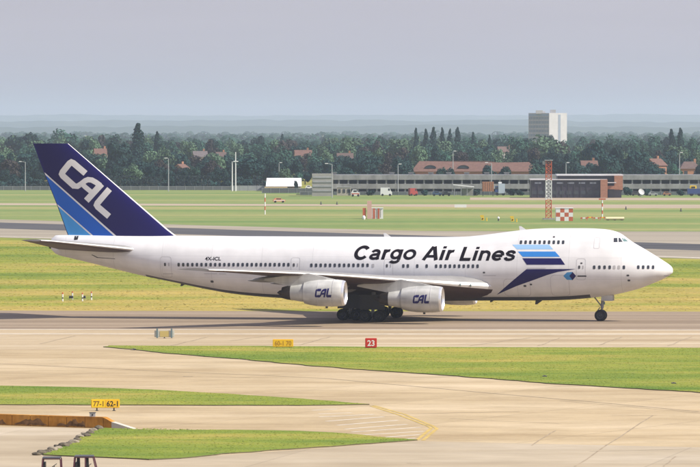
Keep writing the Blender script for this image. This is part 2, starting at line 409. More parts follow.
def tufts(name, label, polys, n, wd, ht, m, seed):
    """short grass clumps standing on the ground inside the outlines"""
    rng = np.random.default_rng(seed); P_ = []
    polys = [np.array([(p.x, p.y) for p in q]) for q in polys]
    areas = [0.5 * abs(np.dot(q[:, 0], np.roll(q[:, 1], 1)) - np.dot(q[:, 1], np.roll(q[:, 0], 1))) for q in polys]
    for q, ar in zip(polys, areas):
        k = int(n * ar / sum(areas)); lo, hi = q.min(0), q.max(0); got = []
        while sum(len(g) for g in got) < k:
            pts = rng.uniform(lo, hi, (k * 2, 2)); ins = np.zeros(len(pts), bool)
            for i in range(len(q)):
                a, b = q[i], q[(i + 1) % len(q)]
                c = ((a[1] > pts[:, 1]) != (b[1] > pts[:, 1])) & (pts[:, 0] < (b[0] - a[0]) * (pts[:, 1] - a[1]) / (b[1] - a[1] + 1e-12) + a[0]); ins ^= c
            got.append(pts[ins])
        P_.append(np.vstack(got)[:k])
    P_ = np.vstack(P_); k = len(P_)
    base = (T if 'turf' in name else 0.0)
    w_ = rng.uniform(.4, 1.3, k) * wd; h_ = rng.uniform(.25, 1.2, k) * ht; an = rng.normal(0, .6, k); lean = rng.uniform(1.5, 5, k) * h_; la = rng.uniform(0, 6.28, k)
    ux, uy = np.cos(an), np.sin(an); V = np.zeros((k, 4, 3))
    V[:, 0] = np.c_[P_[:, 0] - ux * w_ / 2, P_[:, 1] - uy * w_ / 2, np.full(k, base - .01)]
    V[:, 1] = np.c_[P_[:, 0] + ux * w_ / 2, P_[:, 1] + uy * w_ / 2, np.full(k, base - .01)]
    lx_, ly_ = lean * np.cos(la) * .5, lean * (np.sin(la) * .5 + .6)
    V[:, 2] = np.c_[P_[:, 0] + ux * w_ * .3 + lx_, P_[:, 1] + uy * w_ * .3 + ly_, base + h_ * rng.uniform(.6, 1, k)]
    V[:, 3] = np.c_[P_[:, 0] - ux * w_ * .3 + lx_, P_[:, 1] - uy * w_ * .3 + ly_, base + h_]
    me = bpy.data.meshes.new(name); me.vertices.add(4 * k); me.vertices.foreach_set('co', V.reshape(-1)); me.loops.add(4 * k); me.polygons.add(k)
    me.loops.foreach_set('vertex_index', np.arange(4 * k, dtype=np.int32)); me.polygons.foreach_set('loop_start', np.arange(0, 4 * k, 4, dtype=np.int32))
    me.update(calc_edges=True); me.validate(); me.materials.append(m)
    o = bpy.data.objects.new(name, me); COL.objects.link(o); tag(o, label, 'grass', None, 'stuff')
tufts('turf_tufts', 'short uneven grass growing on the three near turf strips', [
    GP([(110, 346.5), (370, 347.8), (500, 348.2), (760, 348.8), (760, 397), (700, 393), (550, 383.8), (400, 372.4), (250, 360.6), (164, 353.2)]),
    GP([(-40, 386), (75, 388.1), (150, 390.8), (225, 394.8), (300, 400), (332, 402.2), (366, 405.1), (300, 406.1), (150, 405.7), (-40, 405.3)]),
    GP([(104, 429.2), (225, 431.2), (343, 434.5), (386, 438.8), (412, 440.8), (364, 444.8), (300, 449.1), (225, 454.5), (150, 460.1), (107, 458.1), (46, 455.5), (64, 447), (86, 436)])],
    60000, .16, .022, TURF_B, 1)
tufts('grass_tufts', 'uneven dry and green grass between the two taxiways', [GP([(-40, 239.5), (350, 250), (760, 262.5), (760, 310.8), (-40, 309.9)])], 45000, .4, .045, GRASS_B, 2)
# ================================================================== THE AIRLINER
TH = R(10.2); CT, ST = math.cos(TH), math.sin(TH)
XN, DN = 34.76, 554.2          # nose tip: place and distance
A0 = 33.3                      # the origin of the aircraft sits this far behind the nose
FUSEPAINT = None
jet = thing('airliner', 'large four engined white cargo jet with blue tail rolling on the taxiway', 'airliner',
            (XN - A0 * CT, DN + A0 * ST, 0), -TH)
def AV(x, v=0.0):              # photo column -> distance behind the nose, for lateral offset v (starboard +)
    k = (x - 350.0) / F
    return (XN - v * ST - k * (DN - v * CT)) / (CT + k * ST)
def AZ(x, y, v=0.0):
    a = AV(x, v); return a, zat(y, DN + a * ST - v * CT)
def L(a, v, z): return (A0 - a, -v, z)

def jetpaint(name, col, rough, dirt=0.065):
    m = bpy.data.materials.new(name); m.use_nodes = True
    n = m.node_tree.nodes; l = m.node_tree.links; b = n['Principled BSDF']
    b.inputs['Roughness'].default_value = rough; b.inputs['Specular IOR Level'].default_value = 0.5
    tc = n.new('ShaderNodeTexCoord')
    mp = n.new('ShaderNodeMapping'); mp.inputs['Scale'].default_value = (0.6, 0.6, 0.12); l.new(tc.outputs['Object'], mp.inputs[0])
    nz = n.new('ShaderNodeTexNoise'); nz.inputs['Scale'].default_value = 1.4; nz.inputs['Detail'].default_value = 6; l.new(mp.outputs[0], nz.inputs['Vector'])
    mp2 = n.new('ShaderNodeMapping'); mp2.inputs['Scale'].default_value = (0.1, 1, 1); l.new(tc.outputs['Object'], mp2.inputs[0])
    nz2 = n.new('ShaderNodeTexNoise'); nz2.inputs['Scale'].default_value = 1.2; nz2.inputs['Detail'].default_value = 5; l.new(mp2.outputs[0], nz2.inputs['Vector'])
    sm = n.new('ShaderNodeMath'); sm.operation = 'MULTIPLY'; l.new(nz.outputs[0], sm.inputs[0]); l.new(nz2.outputs[0], sm.inputs[1])
    mr = n.new('ShaderNodeMapRange'); mr.inputs[1].default_value = 0.12; mr.inputs[2].default_value = 0.36
    mr.inputs[3].default_value = 1 - dirt * 2; mr.inputs[4].default_value = 1.0; l.new(sm.outputs[0], mr.inputs[0])
    # panel seams every few metres round the hull
    sx = n.new('ShaderNodeSeparateXYZ'); l.new(tc.outputs['Object'], sx.inputs[0])
    def seams(sock, pitch, wd):
        a = n.new('ShaderNodeMath'); a.operation = 'PINGPONG'; a.inputs[1].default_value = pitch / 2; l.new(sock, a.inputs[0])
        c = n.new('ShaderNodeMath'); c.operation = 'GREATER_THAN'; c.inputs[1].default_value = wd; l.new(a.outputs[0], c.inputs[0])
        d = n.new('ShaderNodeMapRange'); d.inputs[3].default_value = 0.80; d.inputs[4].default_value = 1; l.new(c.outputs[0], d.inputs[0])
        return d.outputs[0]
    q = n.new('ShaderNodeMath'); q.operation = 'MULTIPLY'; l.new(seams(sx.outputs[0], 5.6, 0.02), q.inputs[0]); l.new(seams(sx.outputs[2], 2.3, 0.012), q.inputs[1])
    r = n.new('ShaderNodeMath'); r.operation = 'MULTIPLY'; l.new(q.outputs[0], r.inputs[0]); l.new(mr.outputs[0], r.inputs[1])
    v = n.new('ShaderNodeVectorMath'); v.operation = 'SCALE'; v.inputs[0].default_value = col; l.new(r.outputs[0], v.inputs['Scale'])
    l.new(v.outputs[0], b.inputs['Base Color'])
    return m
HULL = jetpaint('hull_white', (0.75, 0.745, 0.74), 0.34)
COWL = jetpaint('cowl_white', (0.58, 0.58, 0.55), 0.45, 0.2)
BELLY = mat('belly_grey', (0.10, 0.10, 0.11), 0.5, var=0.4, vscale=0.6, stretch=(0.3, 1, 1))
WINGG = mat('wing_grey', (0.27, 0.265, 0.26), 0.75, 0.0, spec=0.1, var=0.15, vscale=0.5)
UNDER = mat('wing_underside_shade', (0.075, 0.045, 0.042), 0.5, var=0.2, vscale=0.5)  # shade below the wing put into the colour, darker than the upper side
BARE = mat('bare_metal', (0.80, 0.80, 0.80), 0.28, 0.7)
LEADM = mat('leading_edge_metal', (0.74, 0.73, 0.72), 0.45, 0.3)
NAVY = mat('navy_paint', (0.007, 0.003, 0.085), 0.35, spec=.3)
BLUE = mat('mid_blue_paint', (0.008, 0.115, 0.52), 0.35, spec=.3)
LBLUE = mat('light_blue_paint', (0.12, 0.38, 0.72), 0.3)
PBLUE = mat('pale_blue_paint', (0.30, 0.50, 0.74), 0.35)
LET = mat('lettering_white', (0.72, 0.71, 0.70), 0.4)
INK = mat('lettering_black', (0.006, 0.003, 0.008), 0.7, spec=0.1)
GLASS = mat('window_glass', (0.035, 0.04, 0.05), 0.15, spec=0.6)
GLASSG = mat('cockpit_glass', (0.12, 0.20, 0.20), 0.12, spec=0.7)
GLASSP = mat('plugged_window', (0.42, 0.41, 0.41), 0.4)
RUB = mat('tyre_rubber', (0.018, 0.017, 0.018), 0.8)
HUBM = mat('wheel_hub', (0.05, 0.05, 0.055), 0.5, 0.3)
GEARM = mat('gear_strut', (0.25, 0.25, 0.25), 0.5, 0.2)
HOTM = mat('hot_section', (0.055, 0.045, 0.04), 0.45, 0.6, var=0.3, vscale=2)
DARKC = mat('inlet_dark', (0.03, 0.03, 0.035), 0.5)
LINE = mat('panel_line', (0.50, 0.49, 0.50), 0.6)

# hull stations from the side outline: (column, top row, bottom row, half width)
prof_top = [(673.6, 270), (673.1, 268.3), (670.6, 265.6), (664.3, 261.2), (654.9, 255.2), (643, 248), (631.3, 241), (625.4, 236.6), (620.7, 233.4), (613.6, 230.7), (603, 229), (584, 228.2),
            (553, 228.2), (534.6, 228.9), (516.4, 230.7), (498, 233.1), (480, 235.3), (461, 236.8), (430, 237), (350, 236.6), (250, 236.2), (175, 235.6), (120, 235.3), (70, 235.0), (55, 235.3), (51.8, 238.5)]
prof_bot = [(673.6, 270), (673.15, 271.8), (670.8, 274.5), (664.3, 278.5), (652.5, 283.6), (640.7, 288.2), (629, 291.4), (617, 294.2), (600.6, 296.8), (584, 298.6), (570, 299.7), (545, 300.5),
            (480, 300.7), (420, 301), (330, 300.3), (300, 299.3), (277, 297.8), (253, 296), (227, 292.8), (201, 288), (175.7, 282.6), (150, 277.3), (110, 267.8), (90, 262.8), (70, 258), (56, 254), (51.8, 250)]
def pchip(xs, ys):
    xs = np.array(xs, float); ys = np.array(ys, float); h = np.diff(xs); dl = np.diff(ys) / h
    d = np.zeros(len(xs)); d[0] = dl[0]; d[-1] = dl[-1]
    for i in range(1, len(xs) - 1):
        if dl[i - 1] * dl[i] > 0:
            w1 = 2 * h[i] + h[i - 1]; w2 = h[i] + 2 * h[i - 1]; d[i] = (w1 + w2) / (w1 / dl[i - 1] + w2 / dl[i])
    def f(x):
        x = min(max(x, xs[0]), xs[-1]); i = min(int(np.searchsorted(xs, x, 'right')) - 1, len(xs) - 2)
        t = (x - xs[i]) / h[i]
        return float((1 + 2 * t) * (1 - t) ** 2 * ys[i] + t * (1 - t) ** 2 * h[i] * d[i] + t * t * (3 - 2 * t) * ys[i + 1] + t * t * (t - 1) * h[i] * d[i + 1])
    return f
def to_az(pr):
    o = []
    for x, y in pr:
        a, z = AZ(x, y); o.append((max(a, 0.0), z))
    o.sort(); o2 = [o[0]]
    for p in o[1:]:
        if p[0] > o2[-1][0] + 1e-4: o2.append(p)
    return o2
_t = to_az(prof_top); _b = to_az(prof_bot)
AEND = _t[-1][0]
sq = lambda a: math.sqrt(max(a, 0))
_ft = pchip([sq(a) for a, z in _t], [z for a, z in _t]); _fb = pchip([sq(a) for a, z in _b], [z for a, z in _b])
ztop = lambda a: _ft(sq(a)); zbot = lambda a: _fb(sq(a))
_hw = [(0, 0.0), (0.12, .34), (.5, .76), (1.2, 1.33), (2.5, 1.86), (4.5, 2.42), (7, 2.85), (10, 3.12), (13, 3.25), (46, 3.25), (52, 2.95), (58, 2.35), (63, 1.62), (66.5, 1.0), (68, .72), (AEND, .55)]
hw = pchip([sq(a) for a, _ in _hw], [b for _, b in _hw]); halfw = lambda a: hw(sq(a))
z0_ = _t[0][1]
_zc = [(0, z0_), (3, z0_ - .12), (8, 5.62), (13, 5.55), (46, 5.45), (53, 5.9), (60, 6.9), (66, 7.75), (AEND, 8.0)]
fzc = pchip([a for a, _ in _zc], [b for _, b in _zc])
def pq(a):
    t = min(1, max(0, (32 - a) / 8)); return 2 - 0.22 * t, 0.5 + 0.06 * t
def hull_v(a, z):
    zt, zb, zc, h_ = ztop(a), zbot(a), fzc(a), halfw(a)
    if z >= zc:
        p, q = pq(a); t = min(1, (z - zc) / max(1e-4, zt - zc)); return h_ * (1 - t ** p) ** q
    t = min(1, (zc - z) / max(1e-4, zc - zb)); return h_ * math.sqrt(max(0, 1 - t * t))
def ring(a, n=72):
    zt, zb, zc, h_ = ztop(a), zbot(a), fzc(a), halfw(a); out = []
    for k in range(n):
        an = 2 * math.pi * k / n; s_, c_ = math.sin(an), math.cos(an)
        if c_ >= 0:
            p, q = pq(a); t = c_ ** 1.0
            z = zc + (zt - zc) * t; v = h_ * (max(0, 1 - t ** p)) ** q * (1 if s_ >= 0 else -1)
        else:
            z = zc + (zc - zb) * c_; v = h_ * s_
        out.append((v, z))
    return out
st = [0.0004]; 
while st[-1] < AEND - 0.02: st.append(min(AEND - 0.01, (sq(st[-1]) + 0.07) ** 2 if st[-1] < 6 else st[-1] + 0.45))
mb = MB(); N = 72
for a in st:
    for v, z in ring(a, N): mb.v.append(L(a, v, z))
for i in range(len(st) - 1):
    am = (st[i] + st[i + 1]) / 2
    for k in range(N):
        an = 2 * math.pi * (k + .5) / N
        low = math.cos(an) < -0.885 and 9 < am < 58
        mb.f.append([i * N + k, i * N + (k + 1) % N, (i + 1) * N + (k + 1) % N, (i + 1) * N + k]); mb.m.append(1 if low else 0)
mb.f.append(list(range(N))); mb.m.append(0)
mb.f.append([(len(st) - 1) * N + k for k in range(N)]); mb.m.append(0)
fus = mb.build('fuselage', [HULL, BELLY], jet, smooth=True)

def drape(name, v2, faces, surf, m, parent, side=1, off=0.012, maxlen=0.30):
    """lay a flat outline (a, z) on the hull or fin surface"""
    bm = bmesh.new()
    vv = [bm.verts.new((p[0], p[1], 0)) for p in v2]
    for f in faces:
        try: bm.faces.new([vv[i] for i in f])
        except ValueError: pass
    bmesh.ops.triangulate(bm, faces=bm.faces)
    for _ in range(9):
        lng = [e for e in bm.edges if e.calc_length() > maxlen]
        if not lng: break
        bmesh.ops.subdivide_edges(bm, edges=lng, cuts=1)
        bmesh.ops.triangulate(bm, faces=[f for f in bm.faces if len(f.verts) > 3])
    for v in bm.verts:
        a, z = v.co.x, v.co.y
        v.co = Vector(L(a, side * (surf(a, z) + off), z))
    bm.faces.ensure_lookup_table()
    bmesh.ops.recalc_face_normals(bm, faces=bm.faces)
    for f in bm.faces:
        if f.normal.y * side > 0: f.normal_flip()
    me = bpy.data.meshes.new(name); bm.to_mesh(me); bm.free(); me.materials.append(m)
    o = bpy.data.objects.new(name, me); COL.objects.link(o); o.parent = parent
    return o
def hull_az(x, y):
    """photo pixel on the starboard side -> (a, z), solving for the bulge of the hull"""
    v = 3.0
    for _ in range(12):
        a, z = AZ(x, y, v); v = hull_v(a, z)
    return a, z
def rr(a, z, w_, h_, r=0.3):
    pts = []; rr_ = min(w_, h_) * r
    for cx, cz, s0 in ((w_ / 2 - rr_, h_ / 2 - rr_, 0), (-w_ / 2 + rr_, h_ / 2 - rr_, 90), (-w_ / 2 + rr_, -h_ / 2 + rr_, 180), (w_ / 2 - rr_, -h_ / 2 + rr_, 270)):
        for k in range(3):
            an = R(s0 + 45 * k); pts.append((a + cx + rr_ * math.cos(an), z + cz + rr_ * math.sin(an)))
    return pts
def patch(name, pts, m, off=0.012, parent=jet, ml=0.3): return drape(name, pts, [list(range(len(pts)))], hull_v, m, parent, 1, off, ml)
def pix(name, pts, m, off=0.012, ml=0.3): return patch(name, [hull_az(*p) for p in pts], m, off, jet, ml)

# cabin windows, starboard side
wins = []
for k in range(25): wins.append((178.6 + 4.575 * k, 264.7, GLASS))
for k in range(13): wins.append((311.4 + 4.68 * k, 265.3, GLASS))
wins += [(373.0, 265.7, GLASSP), (403.4, 266, GLASS), (407.9, 266, GLASS), (417.3, 266.1, GLASS), (426.7, 266.1, GLASS)]
for k in range(10): wins.append((436.2 + 4.6 * k, 266.2, GLASS))
for i, x in enumerate((594.3, 599.5, 604.7, 609.8, 614.4, 619, 624)): wins.append((x, 267.3, GLASSP if i in (4, 5) else GLASS))
for x in (638.4, 643.3, 648.3, 653.2): wins.append((x, 267.2, GLASS))
for k in range(10): wins.append((521 + 4.69 * k, 242.2, GLASS))
for x, y, m in wins:
    a, z = hull_az(x, y); patch('window', rr(a, z, 0.27, 0.40), m, 0.014, jet, 0.25)
def outline(name, x0, x1, y0, y1, t=0.035, m=None, r=.2):
    a0, zt_ = hull_az(x1, y0); a1, zb_ = hull_az(x0, y1)
    w_, h_ = a1 - a0, zt_ - zb_; ca, cz = (a0 + a1) / 2, (zt_ + zb_) / 2
    o_ = rr(ca, cz, w_, h_, r); i_ = rr(ca, cz, w_ - 2 * t, h_ - 2 * t, r); n = len(o_)
    return drape(name, o_ + i_, [(k, (k + 1) % n, n + (k + 1) % n, n + k) for k in range(n)], hull_v, m or LINE, jet, 1, 0.010, 0.4)
# doors: outline, with two slit windows each
for x, y0, y1, ys in ((166.8, 256.5, 277.5, 264.5), (295.7, 257.5, 278.0, 265.0), (388.8, 259, 279, 265.8), (581.2, 258.5, 280, 267.2)):
    d_ = outline('door', x - 4.6, x + 4.6, y0, y1); 
    for dx in (-1.9, 1.9):
        a, z = hull_az(x + dx, ys); patch('window', rr(a, z, 0.12 if dx > 0 else 0.22, 0.36), GLASSP if dx > 0 else DGREY, 0.014)
outline('door', 593.6, 600.4, 237.4, 248.6)
outline('cargo_door', 552, 569, 275, 296, 0.04); outline('cargo_door', 505, 530, 279, 296, 0.04)
outline('cargo_door', 148, 160, 279.5, 280.3, 0.02)
for x0, x1, y in ((163, 173, 273.8), (204, 217, 273.8), (219, 226, 274), (483, 496, 275.6), (527, 546, 268.2)):
    pix('panel_mark', [(x0, y - .35), (x1, y - .35), (x1, y + .35), (x0, y + .35)], LINE, 0.011, 0.5)
for x, y, s_ in ((212, 281.6, .25), (182, 283, .22), (484, 272.6, .18), (628, 275.5, .2), (629, 280.5, .2), (554, 236.9, .16), (525, 286, .22), (531, 284.5, .18), (581.5, 263.2, .16)):
    a, z = hull_az(x, y); patch('hull_port', rr(a, z, s_ * 1.4, s_), DGREY, 0.011)
# cockpit glazing
for pts, m in (([(613.8, 238.0), (617.4, 237.8), (617.8, 242.0), (613.8, 242.1)], GLASS), ([(618.6, 237.7), (620.2, 238.0), (622.9, 241.8), (618.8, 242.0)], GLASS),
               ([(621.6, 238.0), (624.6, 238.4), (628.6, 241.3), (623.9, 241.7)], GLASSG)):
    pix('cockpit_window', pts, m, 0.014, 0.25)
# dark pane round the front too
# title and registration
def word(txt, x0, x1, ycap, ybase, m, name, shear, bold, cap=None):
    vv, ff = text_mesh(txt, shear, bold)
    aa0, zz0 = hull_az(x0, ybase); aa1, zz1 = hull_az(x1, ycap)
    aam0, zm0 = hull_az(x1, ybase); aam1, zm1 = hull_az(x0, ycap)
    xs = [p[0] for p in vv]; xa, xb = min(xs), max(xs); cr = cap or 0.729
    out = []
    for p in vv:
        t = (p[0] - xa) / (xb - xa)
        zb_ = zz0 + (zm0 - zz0) * t; zt_ = zm1 + (zz1 - zm1) * t
        out.append((aa0 + (aam0 - aa0) * t, zb_ + (zt_ - zb_) * p[1] / cr))
    return drape(name, out, ff, hull_v, m, jet, 1, 0.014, 0.22)
def arc(cx, cy, rx, ry, a0, a1, n=22): return [(cx + rx * math.cos(R(a0 + (a1 - a0) * k / n)), cy + ry * math.sin(R(a0 + (a1 - a0) * k / n))) for k in range(n + 1)]
def strokes2(pts, wd):
    pts = [Vector(p) for p in pts]; Lf = []; Rt = []; n = len(pts)
    for i, p in enumerate(pts):
        if (pts[0] - pts[-1]).length < 1e-6 and i in (0, n - 1): d0 = (pts[-1] - pts[-2]).normalized(); d1 = (pts[1] - pts[0]).normalized()
        else: d0 = (p - pts[i - 1]).normalized() if i else (pts[1] - p).normalized(); d1 = (pts[i + 1] - p).normalized() if i < n - 1 else d0
        t = (d0 + d1).normalized(); nn_ = Vector((-t.y, t.x)); k = min(1.5, 1 / max(.5, nn_.dot(Vector((-d0.y, d0.x)))))
        Lf.append(p + nn_ * wd / 2 * k); Rt.append(p - nn_ * wd / 2 * k)
    return [tuple(p) for p in Lf + Rt], [(i, i + 1, n + i + 1, n + i) for i in range(n - 1)]
GL = {
 'C': (1.00, [arc(.49, .5, .375, .415, 38, 322, 30)]),
 'a': (.77, [arc(.36, .47, .22, .195, 160, 0, 14) + [(.58, .30), (.58, .14), (.62, .0)], [(.57, .41)] + arc(.34, .22, .21, .145, 85, 275, 14) + [(.50, .10), (.58, .20)]]),
 'r': (.54, [[(.17, 0), (.17, .74)], arc(.44, .38, .27, .275, 178, 82, 12)]),
 'g': (.85, [arc(.39, .39, .26, .275, 0, 360, 28), [(.66, .74), (.66, .2), (.66, -.02)], arc(.40, -.04, .26, .155, 0, -158, 16)]),
 'o': (.85, [arc(.42, .37, .305, .290, 0, 360, 30)]),
 'A': (.98, [[(.09, 0), (.45, .98)], [(.52, .98), (.88, 0)], [(.24, .28), (.73, .28)]]),
 'i': (.39, [[(.19, 0), (.19, .74)], [(.19, .84), (.19, 1.0)]]),
 'L': (.82, [[(.19, 1.0), (.19, 0)], [(.12, .09), (.77, .09)]]),
 'n': (.85, [[(.17, 0), (.17, .74)], arc(.42, .41, .25, .245, 175, 0, 16) + [(.67, 0)]]),
 'e': (.80, [arc(.41, .37, .295, .290, 0, 318, 28), [(.13, .355), (.70, .355)]]),
 's': (.76, [[(.62, .50), (.58, .60), (.48, .655), (.36, .665), (.23, .63), (.17, .54), (.22, .455), (.36, .40), (.52, .355), (.62, .28), (.62, .17), (.54, .10), (.40, .07), (.26, .08), (.16, .14), (.12, .24)]]),
}
def title(txt, x0, x1, ycap, ybase, m, sh=.225, wd=.212):
    cur = 0; glyphs = []
    for ch in txt:
        adv, sts = GL[ch]; lay = []
        for st_ in sts:
            w_ = wd * (1.05 if ch in 'CAL' else 1.0); w_ = w_ * (.90 if len(st_) > 8 and ch != 'C' else 1)
            if ch == 'A' and st_[0][1] == .28: w_ *= .85
            v, f = strokes2(st_, w_); lay.append(([(cur + p[0] + p[1] * sh, p[1]) for p in v], f))
        glyphs.append(lay); cur += adv
    xs = [p[0] for g_ in glyphs for v, f in g_ for p in v]; xa, xb = min(xs), max(xs)
    aa0, zz0 = hull_az(x0, ybase); aa1, zz1 = hull_az(x1, ycap); aam0, zm0 = hull_az(x1, ybase); aam1, zm1 = hull_az(x0, ycap)
    for g_ in glyphs:
        mb = MB()
        for k, (v, f) in enumerate(g_):
            out = []
            for p in v:
                t = (p[0] - xa) / (xb - xa); zb_ = zz0 + (zm0 - zz0) * t; zt_ = zm1 + (zz1 - zm1) * t
                out.append((aa0 + (aam0 - aa0) * t, zb_ + (zt_ - zb_) * p[1]))
            o = drape('t', out, f, hull_v, m, jet, 1, 0.014 + .004 * k, 0.25)
            mb.add([tuple(q.co) for q in o.data.vertices], [tuple(q.vertices) for q in o.data.polygons]); me = o.data; bpy.data.objects.remove(o); bpy.data.meshes.remove(me)
        mb.build('letter', m, jet, fix=False)
title('Cargo', 353.9, 415.9, 245.7, 259.6, INK)
title('Air', 421.8, 454.2, 246.2, 260.1, INK)
title('Lines', 459.2, 515.6, 246.8, 260.6, INK)
word('4X-ICL', 205, 220.8, 256.7, 260.3, INK, 'registration', 0.0, 0.02)
# blue stripes and dart behind the cockpit
pix('stripe', [(512.4, 244.6), (549.2, 244.6), (553.2, 249.3), (517, 249.3)], PBLUE)
pix('stripe', [(517.9, 251.5), (555.2, 251.5), (560, 256.8), (522.8, 256.8)], BLUE if False else mat('stripe_blue', (0.03, 0.22, 0.62), 0.35))
pix('stripe', [(522.4, 258.2), (560.7, 258.2), (565.2, 264.7), (526.8, 264.7)], NAVY)
pix('dart', [(526.4, 269.3), (560, 269.0), (576, 269.0), (558, 271.9), (547.4, 275), (534.6, 279.7), (516.4, 286.2), (496.8, 294.8)], NAVY)
pix('emblem', [(563.4, 276), (567, 272.4), (572.5, 272.0), (569.3, 276), (572.5, 280), (567, 279.8)], mat('emblem_blue', (0.05, 0.25, 0.52), 0.4))
pix('emblem', [(572.7, 272.0), (576.2, 276), (572.7, 280.2), (569.5, 276)], NAVY, 0.016)
pix('panel_mark', [(577.5, 275.6), (586.5, 275.6), (586.5, 276.7), (577.5, 276.7)], INK, 0.012, 0.5)
# radome seam
# aerials on the crown and belly
def blade(x, y, hgt, up=1, m=WHITE, ln=0.5):
    a = AV(x); z = ztop(a) if up > 0 else zbot(a); mb = MB()
    mb.add([L(a - ln, .03, z - .05 * up), L(a + ln * .6, .03, z - .05 * up), L(a + ln * .75, .015, z + hgt * up), L(a + ln * .3, .015, z + hgt * up),
            L(a - ln, -.03, z - .05 * up), L(a + ln * .6, -.03, z - .05 * up), L(a + ln * .75, -.015, z + hgt * up), L(a + ln * .3, -.015, z + hgt * up)],
           [(0, 1, 2, 3), (7, 6, 5, 4), (0, 4, 5, 1), (1, 5, 6, 2), (2, 6, 7, 3), (3, 7, 4, 0)])
    mb.build('antenna', m, jet)
blade(522.5, 0, 0.42); blade(387, 0, 0.40); blade(538.5, 0, 0.42, -1, DGREY); blade(492, 0, .18, -1, DGREY, .3); blade(183, 0, .22, -1, DGREY, .4)
# pitot probes under the nose side
mb = MB(); a, z = hull_az(664, 276.0); mb.tube(L(a, hull_v(a, z) - .02, z), L(a - 1.1, hull_v(a, z) + .12, z - .02), .03, .02, 6); 
mb.build('probe', DGREY, jet)
# APU exhaust and hull tail details
mb = MB(); a = AEND - 0.01; zc_ = fzc(a); mb.lathe(L(a - .05, 0, zc_ + .0), (-1, 0, 0), [(0, .46), (.32, .40), (.32, .33), (.06, .30), (.05, 0.001)], 20)
mb.build('exhaust', HOTM, jet, smooth=True)
pix('hull_port', [(74.5, 235.9), (79.2, 235.7), (77.6, 239.6), (74.0, 240.0)], BLACK, 0.02)
pix('panel_mark', [(92, 254.5), (98, 257.3), (115, 258.6), (115, 259.1), (97, 257.9), (91.4, 255.0)], DGREY, 0.012)

# ---------------------------------------------------------------- wings
def foil(t, n=16, camber=0.012):
    """closed section: list of (x 0..1, z) upper TE->LE->lower TE"""
    up = []; lo = []
    for k in range(n + 1):
        x = 0.5 * (1 - math.cos(math.pi * k / n))
        y = 5 * t * (0.2969 * math.sqrt(x) - 0.1260 * x - 0.3516 * x * x + 0.2843 * x ** 3 - 0.1036 * x ** 4)
        c = camber * 4 * x * (1 - x)
        up.append((x, c + y)); lo.append((x, c - y))
    return up[::-1] + lo[1:-1]
def surf_loft(name, secs, mats, parent, side, under=1, lead=2, leadw=0.04, nn=16):
    """secs: (v, a_le, chord, z_le, thickness, twist rad)"""
    mb = MB(); n = None
    for v, al, ch, zl, tk, tw in secs:
        fo = foil(tk, nn); n = len(fo)
        for x, y in fo:
            xx = x * ch; zz = y * ch
            mb.v.append(L(al + xx * math.cos(tw) + zz * math.sin(tw) * 0, side * v, zl + zz - xx * math.sin(tw)))
    fo = foil(.1, nn)
    for i in range(len(secs) - 1):
        for k in range(n):
            k2 = (k + 1) % n; xm = (fo[k][0] + fo[k2][0]) / 2
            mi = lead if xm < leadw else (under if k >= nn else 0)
            mb.f.append([i * n + k, i * n + k2, (i + 1) * n + k2, (i + 1) * n + k]); mb.m.append(mi)
    mb.f.append(list(range(n))); mb.m.append(0)
    mb.f.append([(len(secs) - 1) * n + k for k in range(n)]); mb.m.append(0)
    return mb.build(name, mats, parent, smooth=True)
zle = pchip([0, 3.3, 12, 18, 29.8], [3.5, 3.83, 4.72, 5.33, 6.15])
ale = lambda v: 20.3 + (v - 3.3) * (44.3 - 20.3) / 26.5 - (0.5 * max(0, (5.5 - v) / 2.5) if v < 5.5 else 0)
ate = lambda v: 37.2 + max(0, v - 11.7) * (48.2 - 38.0) / (29.8 - 11.7) + min(v, 11.7) / 11.7 * 0.8
tkf = pchip([0, 3.3, 11.7, 29.8], [0.132, 0.128, 0.098, 0.085])
twf = pchip([0, 3.3, 11.7, 29.8], [0.045, 0.042, 0.022, -0.015])
wings = {}
